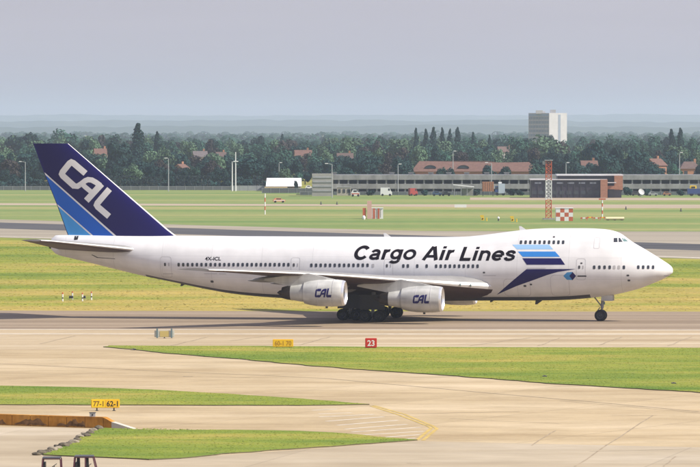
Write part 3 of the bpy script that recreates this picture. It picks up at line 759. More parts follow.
for side in (1, -1):
    vs_ = [0.6, 1.8, 3.0, 3.6, 4.4, 5.4, 7, 9, 11, 11.7, 13, 15, 17, 19, 21, 23, 25, 27, 28.6, 29.4, 29.8]
    secs = []
    for v in vs_:
        a_, b_ = ale(v), ate(v)
        if v > 29: a_ += (v - 29) * .6
        secs.append((v, a_, b_ - a_, zle(v), tkf(v), twf(v)))
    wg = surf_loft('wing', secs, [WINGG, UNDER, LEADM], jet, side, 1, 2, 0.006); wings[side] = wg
    # canoe fairings below the flaps
    for v in (6.6, 9.6, 15.2, 18.4):
        a_ = ate(v); zz = zle(v) - (ate(v) - ale(v)) * math.sin(twf(v)) - .25
        mb = MB(); prof = [(0, .03), (.5, .22), (1.4, .36), (2.8, .38), (4.0, .27), (5.0, .12), (5.4, .03)]
        mb.lathe(L(a_ - 4.2, side * v, zz + .05), Vector(L(1, 0, -.07)) - Vector(L(0, 0, 0)), prof, 14)
        mb.build('flap_fairing', WINGG, wg, smooth=True)
    # flap and aileron seams on top
    for v0, v1, fr in ((4.2, 11.2, .74), (13.4, 20.5, .74), (21.2, 29.0, .78)):
        mb = MB(); pts = []
        for v in (v0, v1):
            c = ate(v) - ale(v)
            pts.append((ale(v) + c * fr, v))
        (a1, v1_), (a2, v2_) = pts
        for k in range(4):
            t0, t1 = k / 4, (k + 1) / 4
            q = []
            for t, da in ((t0, 0), (t1, 0), (t1, .07), (t0, .07)):
                v = v1_ + (v2_ - v1_) * t; a_ = a1 + (a2 - a1) * t + da; c = ate(v) - ale(v); x = (a_ - ale(v)) / c
                y = 5 * tkf(v) * (0.2969 * math.sqrt(x) - 0.126 * x - 0.3516 * x * x + 0.2843 * x ** 3 - 0.1036 * x ** 4) + .012 * 4 * x * (1 - x)
                q.append(L(a_, side * v, zle(v) + y * c - x * c * math.sin(twf(v)) + .02))
            mb.add(q, [(0, 1, 2, 3)])
        mb.build('flap_seam', DGREY, wg, fix=False)
# landing lights in the near wing root
for dv in (4.6, 5.5):
    mb = MB(); mb.lathe(L(ale(dv) - .02, dv, zle(dv) - .02), (1, 0, 0), [(0, .2), (.04, .17), (.05, .001)], 12); mb.build('landing_light', GLASSG, wings[1], smooth=True)
# wing to body fairing
mb = MB(); n = 24; stn = [18.6, 19.4, 20.6, 22.5, 25, 29, 33, 37, 40, 42, 43.6]
for i, a in enumerate(stn):
    t = (a - 18.6) / 25.0; b = math.sin(math.pi * min(1, max(0, t))) ** .55
    for k in range(n + 1):
        an = R(-100 + 200 * k / n)
        hwid = 0.4 + 3.15 * b; dep = 0.1 + 1.92 * b
        mb.v.append(L(a, hwid * math.sin(an) ** 1 if True else 0, 3.85 - dep * math.cos(an)))
for i in range(len(stn) - 1):
    for k in range(n): mb.f.append([i * (n + 1) + k, i * (n + 1) + k + 1, (i + 1) * (n + 1) + k + 1, (i + 1) * (n + 1) + k]); mb.m.append(0)
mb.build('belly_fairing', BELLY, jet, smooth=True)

# ---------------------------------------------------------------- tailplane
for side in (1, -1):
    secs = []
    for v in (0.4, 1.6, 3, 5, 7, 9, 10.4, 10.9, 11.08):
        a_ = 57.2 + v * (66.6 - 57.2) / 11.08 + (max(0, v - 10.4) * .8); b_ = 67.6 + v * (69.4 - 67.6) / 11.08
        secs.append((v, a_, b_ - a_, 7.32 + v * 0.125, .095, -0.012))
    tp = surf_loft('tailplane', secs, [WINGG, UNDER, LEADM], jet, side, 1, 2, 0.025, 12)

# ---------------------------------------------------------------- fin
finLE = [AZ(68.5, 143.6), AZ(168, 229.5), AZ(176, 235.6)]
finTE = [AZ(33.2, 143.4), AZ(69.5, 233.5)]
zt_f = (finLE[0][1] + finTE[0][1]) / 2
def fle(z):
    (a0, z0), (a1, z1), (a2, z2) = finLE
    return a0 + (z0 - z) / (z0 - z1) * (a1 - a0) if z > z1 else a1 + (z1 - z) / (z1 - z2) * (a2 - a1)
TEp = [AZ(33.2, 143.4), AZ(44.3, 173.3), AZ(57, 205), AZ(65.5, 229), AZ(68.5, 237)]
_te = sorted([(z, a) for a, z in TEp]); fte_ = lambda z: float(np.interp(z, [q[0] for q in _te], [q[1] for q in _te]))
def fin_v(a, z):
    c = fte_(z) - fle(z); x = min(1, max(0, (a - fle(z)) / c)); t = 0.085 if z > 10 else .085
    return max(0.02, 5 * t * (0.2969 * math.sqrt(x) - 0.126 * x - 0.3516 * x * x + 0.2843 * x ** 3 - 0.1036 * x ** 4) * c * min(1, 1))
mb = MB(); nn = 26; zs = list(np.linspace(8.4, zt_f, 34)); n = None
for z in zs:
    c = fte_(z) - fle(z); pts = []
    for k in range(nn + 1):
        x = 0.5 * (1 - math.cos(math.pi * k / nn)); a = fle(z) + x * c
        pts.append((a, fin_v(a, z) if 0 < k < nn else (0 if k == 0 else .02)))
    rg = [(a, v) for a, v in pts] + [(a, -v) for a, v in pts[::-1][:-1]]
    n = len(rg)
    for a, v in rg: mb.v.append(L(a, v, z))
for i in range(len(zs) - 1):
    for k in range(n):
        lead = k < 2 or k > n - 3
        mb.f.append([i * n + k, i * n + (k + 1) % n, (i + 1) * n + (k + 1) % n, (i + 1) * n + k]); mb.m.append(1 if lead else 0)
mb.f.append([(len(zs) - 1) * n + k for k in range(n)]); mb.m.append(0)
fin = mb.build('tail_fin', [NAVY, LET], jet, smooth=True)
def clipfin(p): # keep a point inside the fin outline
    a, z = p; return (min(max(a, fle(z) + .02), fte_(z) - .01), z)
def finpoly(name, pts, m, off, side):
    pp = [clipfin(AZ(x, y, .3)) for x, y in pts]
    return drape(name, pp, [list(range(len(pp)))], fin_v, m, fin, side, off, 0.5)
for side in (1, -1):
    finpoly('blue_band', [(44.3, 173.3), (57, 205), (64, 224), (68.2, 235.8), (115.5, 235.8), (44.3, 173.3)][:5], BLUE, 0.015, side)
    finpoly('light_blue_band', [(57, 205), (61, 216), (65.5, 229), (68.2, 235.8), (92, 235.8)], mat('fin_light_blue', (0.055, 0.33, 0.72), 0.3), 0.020, side)
    finpoly('fin_line', [(44.0, 172.4), (44.9, 175.0), (114.0, 235.8), (116.6, 235.8)], LET, 0.025, side)
    finpoly('fin_line', [(56.7, 204.2), (57.5, 206.4), (91.2, 235.8), (93.4, 235.8)], LET, 0.028, side)
def stroke_poly(pts, wd):
    pts = [Vector(p) for p in pts]; Lf = []; Rt = []; n = len(pts)
    for i, p in enumerate(pts):
        if i == 0: d = (pts[1] - p).normalized(); nn_ = Vector((-d.y, d.x)); k = 1
        elif i == n - 1: d = (p - pts[-2]).normalized(); nn_ = Vector((-d.y, d.x)); k = 1
        else:
            d0 = (p - pts[i - 1]).normalized(); d1 = (pts[i + 1] - p).normalized(); t = (d0 + d1).normalized()
            nn_ = Vector((-t.y, t.x)); k = min(1.6, 1 / max(.4, nn_.dot(Vector((-d0.y, d0.x)))))
        Lf.append(p + nn_ * wd / 2 * k); Rt.append(p - nn_ * wd / 2 * k)
    v = Lf + Rt; f = [(i, i + 1, n + i + 1, n + i) for i in range(n - 1)]
    return v, f
def rnd(pts, i, r=7):   # round a corner
    p = Vector(pts[i]); a = Vector(pts[i - 1]); b = Vector(pts[i + 1])
    p0 = p + (a - p).normalized() * r; p1 = p + (b - p).normalized() * r
    q = (p0 + p * 2 + p1) / 4
    return [tuple(p0), tuple(q), tuple(p1)]
Cs = [(207, 137), (123, 66), (62, 141), (144, 214)]
Cs = [Cs[0]] + rnd(Cs, 1, 16) + rnd(Cs, 2, 16) + [Cs[3]]
STK = [(Cs, 24), ([(137, 210), (160, 212), (182, 198), (205, 180), (222, 173), (245, 176), (270, 190), (294, 208)], 21),
       ([(302, 198), (212, 296)], 25), ([(182, 192), (205, 216), (236, 241), (246, 250)], 19), ]
Ls = [(348, 228), (268, 322), (346, 388)]
STK.append(([Ls[0]] + rnd(Ls, 1, 16) + [Ls[2]], 24))
for j, (pts, wd) in enumerate(STK):
    v, f = stroke_poly(pts, wd * 1.48)
    v = [AZ(50 + p.x / 5.843, 150 + p.y / 5.843, .35) for p in v]
    for side in (1,):
        drape('fin_letter', v, f, fin_v, LET, fin, side, 0.030 + .004 * j, 0.5)

# ---------------------------------------------------------------- engines
# the same letters, unrotated, for the cowls
ang = math.atan2(322 - 141, 268 - 62); ca_, sa_ = math.cos(ang), math.sin(ang)
def unrot(p): x, y = p[0] - 62, p[1] - 141; return (x * ca_ + y * sa_, x * sa_ - y * ca_)
def engine(v, al, zc_, inner):
    sgn = 1 if v > 0 else -1
    e = MB()
    prof = [(.30, 1.08), (.10, 1.12), (0.0, 1.20), (.05, 1.28), (.25, 1.345), (.8, 1.41), (1.8, 1.43), (2.8, 1.40), (3.7, 1.29), (4.35, 1.13), (4.33, 1.09), (3.2, 1.02), (1.5, 1.0), (.30, 1.08)]
    e.lathe(L(al, v, zc_), (-1, 0, 0), prof, 40, mis=[1, 1, 1, 1, 0, 0, 0, 0, 0, 2, 2, 2, 2])
    root = e.build('engine', [COWL, BARE, DARKC], jet, smooth=True)
    f_ = MB(); f_.lathe(L(al + .95, v, zc_), (-1, 0, 0), [(0, 1.04), (.02, .3), (-.35, .16), (-.5, .001)], 28)
    f_.build('fan', DARKC, root, smooth=True)
    bl = MB()
    for k in range(24):
        an = 2 * math.pi * k / 24
        p = lambda r, da, dt: L(al + .9 + dt, v + r * math.cos(an + da), zc_ + r * math.sin(an + da))
        bl.add([p(.3, 0, 0), p(.3, .1, -.1), p(1.02, .12, -.06), p(1.02, 0, 0)], [(0, 1, 2, 3)])
    bl.build('fan_blades', STEEL, root, fix=False)
    c_ = MB(); c_.lathe(L(al + 4.1, v, zc_ + .0), (-1, 0, 0), [(0, .98), (.6, .93), (1.2, .83), (1.75, .76)], 32); c_.build('core_cowl', COWL, root, smooth=True)
    h_ = MB(); h_.lathe(L(al + 5.8, v, zc_ + .0), (-1, 0, 0), [(0, .78), (.4, .72), (.95, .58), (.93, .5), (.8, .36), (1.25, .22), (1.5, .02)], 28); h_.build('exhaust_nozzle', HOTM, root, smooth=True)
    for t_, r_ in ((1.15, 1.432), (2.75, 1.408)):
        q = MB(); q.lathe(L(al + t_, v, zc_), (-1, 0, 0), [(0, r_ - .02), (.0, r_ + .006), (.035, r_ + .006), (.035, r_ - .02)], 40); q.build('cowl_seam', LINE, root, smooth=True)
    # pylon
    zl = zle(abs(v)); wle = ale(abs(v)); p_ = MB()
    top = [(al + .9, zc_ + 1.38), (al + 2.0, zc_ + 1.62), (wle - .2, zl + .05), (wle + 1.6, zl - .10), (wle + 4.5, zl - .55)]
    bot = [(al + 1.0, zc_ + 1.25), (al + 2.0, zc_ + 1.2), (al + 4.0, zc_ + .9), (al + 5.8, zc_ + .66), (wle + 4.6, zl - .72)]
    for w_, lst in ((1, 0), (-1, 0)):
        pass
    k = len(top); ws = [.10, .22, .26, .24, .06]
    for s_ in (1, -1):
        for (a_, z_), wd in zip(top, ws): p_.v.append(L(a_, v + s_ * wd, z_))
        for (a_, z_), wd in zip(bot, ws): p_.v.append(L(a_, v + s_ * wd, z_))
    for i in range(k - 1):
        p_.f += [[i, i + 1, k + i + 1, k + i], [2 * k + i, 3 * k + i, 3 * k + i + 1, 2 * k + i + 1], [i, 2 * k + i, 2 * k + i + 1, i + 1], [k + i, k + i + 1, 3 * k + i + 1, 3 * k + i]]; p_.m += [0] * 4
    p_.f += [[0, k, 3 * k, 2 * k], [k - 1, 3 * k - 1, 4 * k - 1, 2 * k - 1]]; p_.m += [0, 0]
    p_.build('pylon', COWL, root)
    if sgn > 0:
        def surf(a_, z_):
            t = a_ - al; r = float(np.interp(t, [p[0] for p in prof[3:10]], [p[1] for p in prof[3:10]]))
            return v + math.sqrt(max(.01, r * r - (z_ - zc_) ** 2))
        x0 = 0; S_ = 0.92 / 62.0
        ax0 = al + 2.95
        for j, (pts, wd) in enumerate(STK):
            vv, ff = stroke_poly([unrot(p) for p in pts], wd * 1.6)
            vv = [(ax0 - (p.x * S_ * .30 + (p.y * S_ * .36) * .25), zc_ - .30 + p.y * S_ * .45) for p in vv]
            drape('cowl_letter', vv, ff, surf, NAVY, root, 1, .012 + .003 * j, .2)
        # drain mast
        d = MB(); d.box(L(al + 2.0, v, zc_ - 1.5), (.25, .06, .22)); d.build('drain_mast', DGREY, root)
    return root
for v, al, zc_ in ((20.83, 32.05, 3.55), (-20.83, 32.05, 3.55), (11.66, 23.2, 2.66), (-11.66, 23.2, 2.66)):
    engine(v, al, zc_, abs(v) < 15)

# ---------------------------------------------------------------- landing gear
def wheel(parent, a, v, r, w_):
    t = MB(); p = [(-w_ / 2, r * .62), (-w_ / 2, r * .86), (-w_ * .36, r * .97), (-w_ * .15, r), (w_ * .15, r), (w_ * .36, r * .97), (w_ / 2, r * .86), (w_ / 2, r * .62)]
    t.lathe(L(a, v, r), (0, 1, 0), p, 28); o = t.build('wheel', RUB, parent, smooth=True)
    h_ = MB(); h_.lathe(L(a, v, r), (0, 1, 0), [(-w_ * .40, .001), (-w_ * .46, r * .2), (-w_ * .30, r * .4), (-w_ * .46, r * .62), (w_ * .46, r * .62), (w_ * .30, r * .4), (w_ * .46, r * .2), (w_ * .40, .001)], 20)
    h_.build('hub', HUBM, o, smooth=True)
def bogie(a, v, ztop_):
    g = MB(); g.tube(L(a, v, .62), L(a - .05, v * .93, ztop_), .17, .24, 12)
    root = g.build('main_gear', GEARM, jet, smooth=True)
    b = MB(); b.tube(L(a - .85, v, .66), L(a + .85, v, .66), .15, .15, 10)
    for da in (-.74, .74): b.tube(L(a + da, v - .55, .62), L(a + da, v + .55, .62), .10, .10, 8)
    b.build('bogie_beam', GEARM, root, smooth=True)
    s_ = MB(); s_.tube(L(a, v, 1.25), L(a - 1.7, v * .9, ztop_ - .3), .08, .08, 8); s_.tube(L(a, v, 1.1), L(a + .9, v, .8), .05, .05, 6); s_.build('drag_brace', WHITE, root)
    for da in (-.74, .74):
        for dv in (-.56, .56): wheel(root, a + da, v + dv, .63, .43)
    d = MB(); sg = 1 if v > 0 else -1
    d.box(L(a - .1, v + sg * .78, 2.1), (2.7, .05, 1.6)); d.build('gear_door', mat('gear_door_grey', (.045, .045, .05), .5), root)
am = 33.4
bogie(am - 1.55, 5.5, 3.2); bogie(am - 1.55, -5.5, 3.2); bogie(am + 1.55, 1.95, 2.6); bogie(am + 1.55, -1.95, 2.6)
an_ = AV(601); g = MB(); zb_ = zbot(an_)
g.tube(L(an_, 0, .62), L(an_ - .15, 0, 1.5), .11, .12, 12); g.tube(L(an_ - .13, 0, 1.4), L(an_ - .25, 0, zb_ + .3), .17, .19, 12)
g.tube(L(an_, -.3, .62), L(an_, .3, .62), .08, .08, 8)
ng = g.build('nose_gear', GEARM, jet, smooth=True)
b = MB(); b.tube(L(an_ - .15, 0, 1.5), L(an_ + .9, 0, zb_ + .2), .07, .07, 8); b.tube(L(an_ + .1, 0, 1.5), L(an_ + .35, 0, 1.15), .05, .05, 6); b.tube(L(an_ + .35, 0, 1.15), L(an_, 0, .8), .05, .05, 6)
b.build('drag_brace', GEARM, ng)
for v in (-.45, .45): wheel(ng, an_, v, .63, .40)
for v in (-.62, .62):
    d = MB(); d.box(L(an_ - .75, v, zb_ - .12), (1.25, .05, .62)); d.build('gear_door', COWL, ng)
t = MB(); t.box(L(an_ - .3, .0, 1.95), (.3, .25, .3)); t.build('taxi_lamp', GLASSG, ng)
# ================================================================== WOODS, HOUSES, BUILDINGS
def leafquad(mb, p, nrm, s, mi, rng):
    u = nrm.cross(Vector((rng.uniform(-1, 1), rng.uniform(-1, 1), rng.uniform(-1, 1))));
    if u.length < 1e-3: u = Vector((1, 0, 0))
    u.normalize(); v = nrm.cross(u).normalized()
    k = 5; a0 = rng.uniform(0, 6.28); pts = []
    for i in range(k):
        a = a0 + 6.283 * i / k; r = s * rng.uniform(.55, 1.15)
        pts.append(p + u * math.cos(a) * r + v * math.sin(a) * r + nrm * rng.uniform(-.15, .15) * s)
    mb.add(pts, [tuple(range(k))], mi)
def crown_mb(rng, rx, rz, z0, shape, nleaf, ls):
    """leaf clumps gathered on uneven lobes"""
    mb = MB(); lobes = []
    nl = {'round': 13, 'tall': 16, 'open': 15, 'bush': 7}[shape]
    for i in range(nl):
        if shape == 'tall':
            t = (i + .5) / nl; r = rx * (math.sin(math.pi * min(1, t * .86 + .12)) ** .7)
            lobes.append((Vector((rng.uniform(-.22, .22) * rx, rng.uniform(-.22, .22) * rx, z0 + t * rz * 2)), max(.35, r * rng.uniform(.75, 1.0)), 1.5))
        else:
            an = rng.uniform(0, 6.28); el = rng.uniform(-.5, 1.35); q = rng.uniform(.45, .85)
            c = Vector((math.cos(an) * math.cos(el) * rx * q, math.sin(an) * math.cos(el) * rx * q, z0 + rz + math.sin(el) * rz * q))
            lobes.append((c, rx * rng.uniform(.30, .52), rz / rx if shape != 'open' else .8 * rz / rx))
    if shape != 'tall': lobes.append((Vector((0, 0, z0 + rz)), rx * .66, rz / rx))
    per = nleaf // len(lobes)
    for c, r, zr in lobes:
        for _ in range(per):
            d = Vector((rng.gauss(0, 1), rng.gauss(0, 1), rng.gauss(0, 1))).normalized()
            rr_ = r * (rng.uniform(.55, 1.12) if rng.random() < .35 else rng.uniform(.85, 1.08))
            p = c + Vector((d.x * rr_, d.y * rr_, d.z * rr_ * zr))
            nn_ = (d + Vector((rng.gauss(0, .45), rng.gauss(0, .45), rng.gauss(0, .45)))).normalized()
            leafquad(mb, p, nn_, ls * rng.uniform(.6, 1.25), 0, rng)
    return mb
def trunk_mb(rng, h, r, rx):
    mb = MB(); p = Vector((0, 0, -.3)); top = Vector((rng.uniform(-.3, .3), rng.uniform(-.3, .3), h))
    mb.tube(p, p.lerp(top, .5), r * 1.3, r, 9); mb.tube(p.lerp(top, .5), top, r, r * .5, 9)
    for k in range(5):
        an = rng.uniform(0, 6.28); b = p.lerp(top, rng.uniform(.45, .85))
        mb.tube(b, b + Vector((math.cos(an) * rx * .5, math.sin(an) * rx * .5, h * .35)), r * .45, r * .15, 6)
    return mb
PROTO = {}
def proto(kind, shape, m, rx, rz, z0, seed, nleaf, ls):
    rng = random.Random(seed)
    cm = crown_mb(rng, rx, rz, z0, shape, nleaf, ls).build('crown', m, None, fix=False)
    tm = trunk_mb(rng, z0 + rz * (1.0 if shape != 'bush' else .4), .05 * rx + .08, rx).build('trunk', BARK, None, smooth=True)
    PROTO.setdefault(kind, []).append((cm.data, tm.data, rx, z0 + 2 * rz * (1.05 if shape != 'tall' else 1.02)))
    bpy.data.objects.remove(cm); bpy.data.objects.remove(tm)
for sd_ in range(3): proto('dark', 'round', LEAF_D, 5.2, 5.4, .4, 11 + sd_, 2000, .52)
for sd_ in range(3): proto('mid', 'round', LEAF_M, 5.0, 5.6, .5, 31 + sd_, 1900, .50)
for sd_ in range(2): proto('light', 'open', LEAF_L, 5.0, 5.8, .4, 51 + sd_, 1900, .50)
for sd_ in range(2): proto('copper', 'round', mat('leaf_copper', (0.040, 0.034, 0.030), .8, var=.4, vscale=.35, objvar=.25, spec=.2), 5.0, 5.2, .3, 61 + sd_, 1800, .5)
for sd_ in range(3): proto('poplar', 'tall', LEAF_P, 2.3, 8.8, 1.2, 71 + sd_, 1700, .48)
for sd_ in range(2): proto('bush', 'bush', LEAF_D, 2.2, 1.3, -.3, 81 + sd_, 500, .34)
NAMES = {'dark': 'broadleaf_tree', 'mid': 'broadleaf_tree', 'light': 'broadleaf_tree', 'copper': 'copper_beech', 'poplar': 'poplar_tree', 'bush': 'bush'}
trng = random.Random(5)
def plant(kind, px, ytop, d, wpx=None, label='', group=None, z=0.0):
    cm, tm, rx, hh = trng.choice(PROTO[kind])
    h = max(1.2, zat(ytop, d)); sz = h / hh
    sx = sz if wpx is None else (wpx * d / F / 2) / rx
    r = thing(NAMES[kind], label, 'bush' if kind == 'bush' else 'tree', (xat(px, d), d, z), trng.uniform(0, 6.28), group)
    r.scale = (sx, sx, sz)
    for nm, me in (('crown', cm), ('trunk', tm)):
        o = bpy.data.objects.new(nm, me); COL.objects.link(o); o.parent = r
    return r

# ---- houses
TILE = mat('roof_tile', (0.15, 0.082, 0.062), .85, var=.25, vscale=1.2)
TILEB = mat('roof_tile_brown', (0.12, 0.08, 0.068), .85, var=.25, vscale=1.2, objvar=.2)
SLATE = mat('roof_slate', (0.13, 0.11, 0.11), .8, var=.2, vscale=1.2)
BRICK = mat('brick', (0.34, 0.17, 0.10), .9, var=.2, vscale=2, objvar=.15)
BRICKO = mat('brick_orange', (0.36, 0.18, 0.11), .9, var=.2, vscale=2)
RENDER = mat('pale_render', (0.62, 0.58, 0.52), .85, var=.12, vscale=1)
GLASSH = mat('house_glass', (0.05, 0.06, 0.07), .2)
def house(px, yridge, wpx, d, wallm, roofm, label, rz=0.0, hip=False, dp=8.0):
    Wd = wpx * d / F; zr = zat(yridge, d); rh = min(2.6, zr * .35); ze = zr - rh
    h_ = thing('house', label, 'house', (xat(px, d), d, 0), rz, 'houses among the trees')
    mb = MB(); mb.box((0, 0, ze / 2), (Wd, dp, ze))
    if not hip:
        for s in (-1, 1): mb.add([(s * Wd / 2, -dp / 2, ze), (s * Wd / 2, dp / 2, ze), (s * Wd / 2, 0, zr - .1)], [(0, 1, 2)])
    mb.build('wall', wallm, h_)
    mb = MB(); e = .4; ins = Wd * .25 if hip else -e
    mb.add([(-Wd / 2 - e, -dp / 2 - e, ze - .05), (Wd / 2 + e, -dp / 2 - e, ze - .05), (Wd / 2 + e, dp / 2 + e, ze - .05), (-Wd / 2 - e, dp / 2 + e, ze - .05), (-Wd / 2 + ins, 0, zr), (Wd / 2 - ins, 0, zr)],
           [(0, 1, 5, 4), (2, 3, 4, 5), (1, 2, 5), (3, 0, 4)] if hip else [(0, 1, 5, 4), (2, 3, 4, 5)])
    if not hip:
        mb.add([(-Wd / 2 - e, -dp / 2 - e, ze - .2), (Wd / 2 + e, -dp / 2 - e, ze - .2), (Wd / 2 + e, dp / 2 + e, ze - .2), (-Wd / 2 - e, dp / 2 + e, ze - .2), (-Wd / 2 + ins, 0, zr - .15), (Wd / 2 - ins, 0, zr - .15)], [(4, 5, 1, 0), (5, 4, 3, 2)])
    rf = mb.build('roof', roofm, h_)
    mb = MB(); mb.box((Wd * .3, .3, zr + .2), (.8, .6, 1.6)); mb.build('chimney', BRICK, rf)
    n_ = max(2, int(Wd / 3.2))
    for fl in range(2):
        for k in range(n_):
            x = -Wd / 2 + Wd * (k + .5) / n_; z = ze * (.27 + .48 * fl)
            mb = MB(); mb.box((x, -dp / 2 - .02, z), (1.25, .12, 1.2)); mb.build('window', GLASSH, h_)
HOUSES = [
 (101, 148.5, 13, 2250, RENDER, TILE, 'cream house with orange roof showing behind the tail fin', .2, 0),
 (72, 158, 16, 2150, BRICK, TILEB, 'brown roofed house peeping out just above the tail fin tip', -.1, 0),
 (200, 151, 13, 2300, RENDER, SLATE, 'white house with grey roof behind the copper trees', .15, 0),
 (221, 152, 9, 2400, RENDER, TILEB, 'small white gabled house left of the twin light mast', .1, 0),
 (181, 164, 9, 2060, BRICKO, TILE, 'orange brick gable low down among dark trees right of the fin', .8, 0),
 (303, 150, 16, 2300, RENDER, TILE, 'red roofed pale house above the white warehouse', .1, 0),
 (345, 153, 15, 2300, BRICK, TILEB, 'brown roofed brick house above the car park lamp', .05, 0),
 (505, 146.5, 14, 2500, RENDER, TILEB, 'white house with brown roof left of the office tower', .1, 0),
 (589, 160.5, 15, 1900, RENDER, TILE, 'low cream house with orange roof behind the red mast', .05, 0),
 (655, 158.5, 13, 1950, BRICKO, TILE, 'orange gabled house behind the right of the car park', .6, 0),
 (689, 161.5, 20, 1900, BRICK, TILEB, 'brown roofed house beside the right edge of the picture', .1, 1),
]
for hs in HOUSES: house(*hs[:7], rz=hs[7], hip=bool(hs[8]))

# ---- single trees one can pick out
P6 = [(416, 128, 6), (426, 129, 6), (433.5, 127, 7.5), (442.5, 127.5, 6), (450, 128.8, 6), (457.5, 127.3, 8)]
ord_ = ['leftmost', 'second', 'third', 'fourth', 'fifth', 'rightmost']
for (x, y, w_), o_ in zip(P6, ord_):
    plant('poplar', x, y, 2600 + trng.uniform(-40, 40), w_, '%s of the six tall poplars standing in a row behind the red roofed building' % o_, 'row of six poplars')
plant('poplar', 473.5, 132, 2700, 6.5, 'slim poplar just right of the row of six poplars')
plant('poplar', 489.5, 135, 2800, 5, 'shorter hazy poplar between the poplar row and the office tower')
plant('poplar', 138, 123, 2250, 13, 'tallest broad columnar tree rising above the tail fin')
plant('poplar', 157, 131.5, 2500, 8, 'smaller columnar tree right of the tallest one over the fin')
plant('poplar', 671.5, 129, 2500, 8, 'left one of two poplars at the far right')
plant('poplar', 680.5, 128, 2500, 8, 'right one of two poplars at the far right')
plant('poplar', 282, 134, 2900, 6, 'pointed tree above the white warehouse roof')
SPEC = [('dark', 595.5, 142.5, 1980, 26), ('dark', 616, 146.5, 1900, 22), ('dark', 636, 147.5, 1880, 26), ('mid', 654, 137.5, 2500, 26), ('mid', 694, 138, 2400, 20),
        ('light', 677, 146.5, 2150, 28), ('copper', 660, 152, 2020, 16), ('light', 545, 136, 2300, 42), ('mid', 519, 137, 2350, 26), ('dark', 548, 155, 1850, 30), ('dark', 562, 158, 1830, 22), ('dark', 535, 160, 1840, 20),
        ('copper', 212, 161, 1840, 24), ('dark', 248, 155, 1850, 34), ('light', 285, 169, 1790, 14), ('dark', 265, 156, 1880, 26), ('dark', 22, 134, 2700, 36), ('mid', 66, 131, 3000, 34), ('dark', 118, 142, 2050, 30), ('mid', 114, 134, 2800, 20),
        ('dark', 88, 152, 1930, 24), ('dark', 30, 150, 1980, 34), ('dark', 52, 156, 1900, 20), ('copper', 160, 160, 1870, 20), ('mid', 375, 139, 2500, 34), ('light', 398, 140, 2450, 30), ('light', 352, 138, 2600, 30),
        ('light', 443, 149, 2150, 26), ('copper', 384, 163, 1800, 26), ('dark', 400, 161, 1790, 24), ('dark', 485, 144, 2300, 34), ('dark', 366, 156, 1850, 24), ('copper', 8, 158, 1850, 26)]
KN = {'dark': 'dark green', 'mid': 'mid green', 'light': 'pale green', 'copper': 'dark purple leaved', 'bush': 'dark', 'poplar': 'narrow'}
def region(x):
    for a, t in ((33, 'left of the tail fin'), (120, 'right behind the tail fin'), (180, 'over the fin\'s sloping edge'), (232, 'between fin and twin light mast'), (305, 'behind the white warehouse'),
                 (410, 'behind the car park\'s left half'), (470, 'behind the red roof, left half'), (528, 'behind the red roof, right half'), (575, 'in front of the office tower'),
                 (650, 'behind the dark glazed hall'), (9999, 'behind the car park\'s right end')):
        if x < a: return t
used_l = {}
for k_, x, y, d, w_ in SPEC:
    lb = 'large %s tree crown standing %s' % (KN[k_], region(x)); used_l.setdefault(lb, []).append((k_, x, y, d, w_))
for lb, L2 in used_l.items():
    L2.sort(key=lambda q: q[1])
    for i, (k_, x, y, d, w_) in enumerate(L2):
        l2 = lb if len(L2) == 1 else lb + ', ' + {2: ['the left one', 'the right one'], 3: ['leftmost', 'the middle one', 'rightmost']}.get(len(L2), ['leftmost', 'second', 'third', 'fourth', 'fifth'])[i]
        plant(k_, x, y, d, w_, l2)
# ---- the belt of trees, row behind row
ROWS = [(1840, 168, 5, 8.5, 14, 'dark', 'in the front row'), (1900, 158, 4.5, 11, 18, 'dark', 'in the second row'), (2120, 150, 4, 11.5, 19, 'mix', 'in the third row'),
        (2450, 143.5, 3.5, 12, 18, 'mix', 'in the fourth row'), (2900, 138.5, 3, 13, 18, 'mix', 'in the hazy back row')]
for d, ym, yv, sp, wp, kd, rl in ROWS:
    x = -14.0
    while x < 716:
        px = x + trng.uniform(-3, 3); dd = d + trng.uniform(-45, 60); yt = ym + trng.uniform(-yv, yv)
        if d == 1840 and 230 < px < 306: yt = max(yt, 172)
        if px > 306 and d < 1850: x += sp; continue          # the car park and red roof stand here
        if 404 < px < 545 and d < 1950: yt = max(yt, 166)
        for hs in HOUSES:
            if abs(hs[0] - px) < hs[2] / 2 + wp / 2 - 2 and hs[3] > dd: yt = max(yt, hs[1] + trng.uniform(1.2, 4.5))
        k_ = 'dark' if kd == 'dark' and trng.random() < .8 else trng.choice(['dark', 'dark', 'mid', 'mid', 'mid', 'light', 'light', 'copper'])
        if zat(yt, dd) > 2.5:
            plant(k_, px, yt, dd, wp * trng.uniform(.8, 1.25), '%s tree %s, %s' % (KN[k_], rl, region(px)), '%s trees %s, %s' % (KN[k_], rl, region(px)))
        x += sp * trng.uniform(.8, 1.25)
px = -8.0
while px < 262:
    plant('bush', px, trng.uniform(176, 181), 1762 + trng.uniform(-12, 12), trng.uniform(15, 22), 'low dark shrub under the front trees, %s' % region(px), 'low shrubs under the front trees, %s' % region(px)); px += trng.uniform(6, 9)
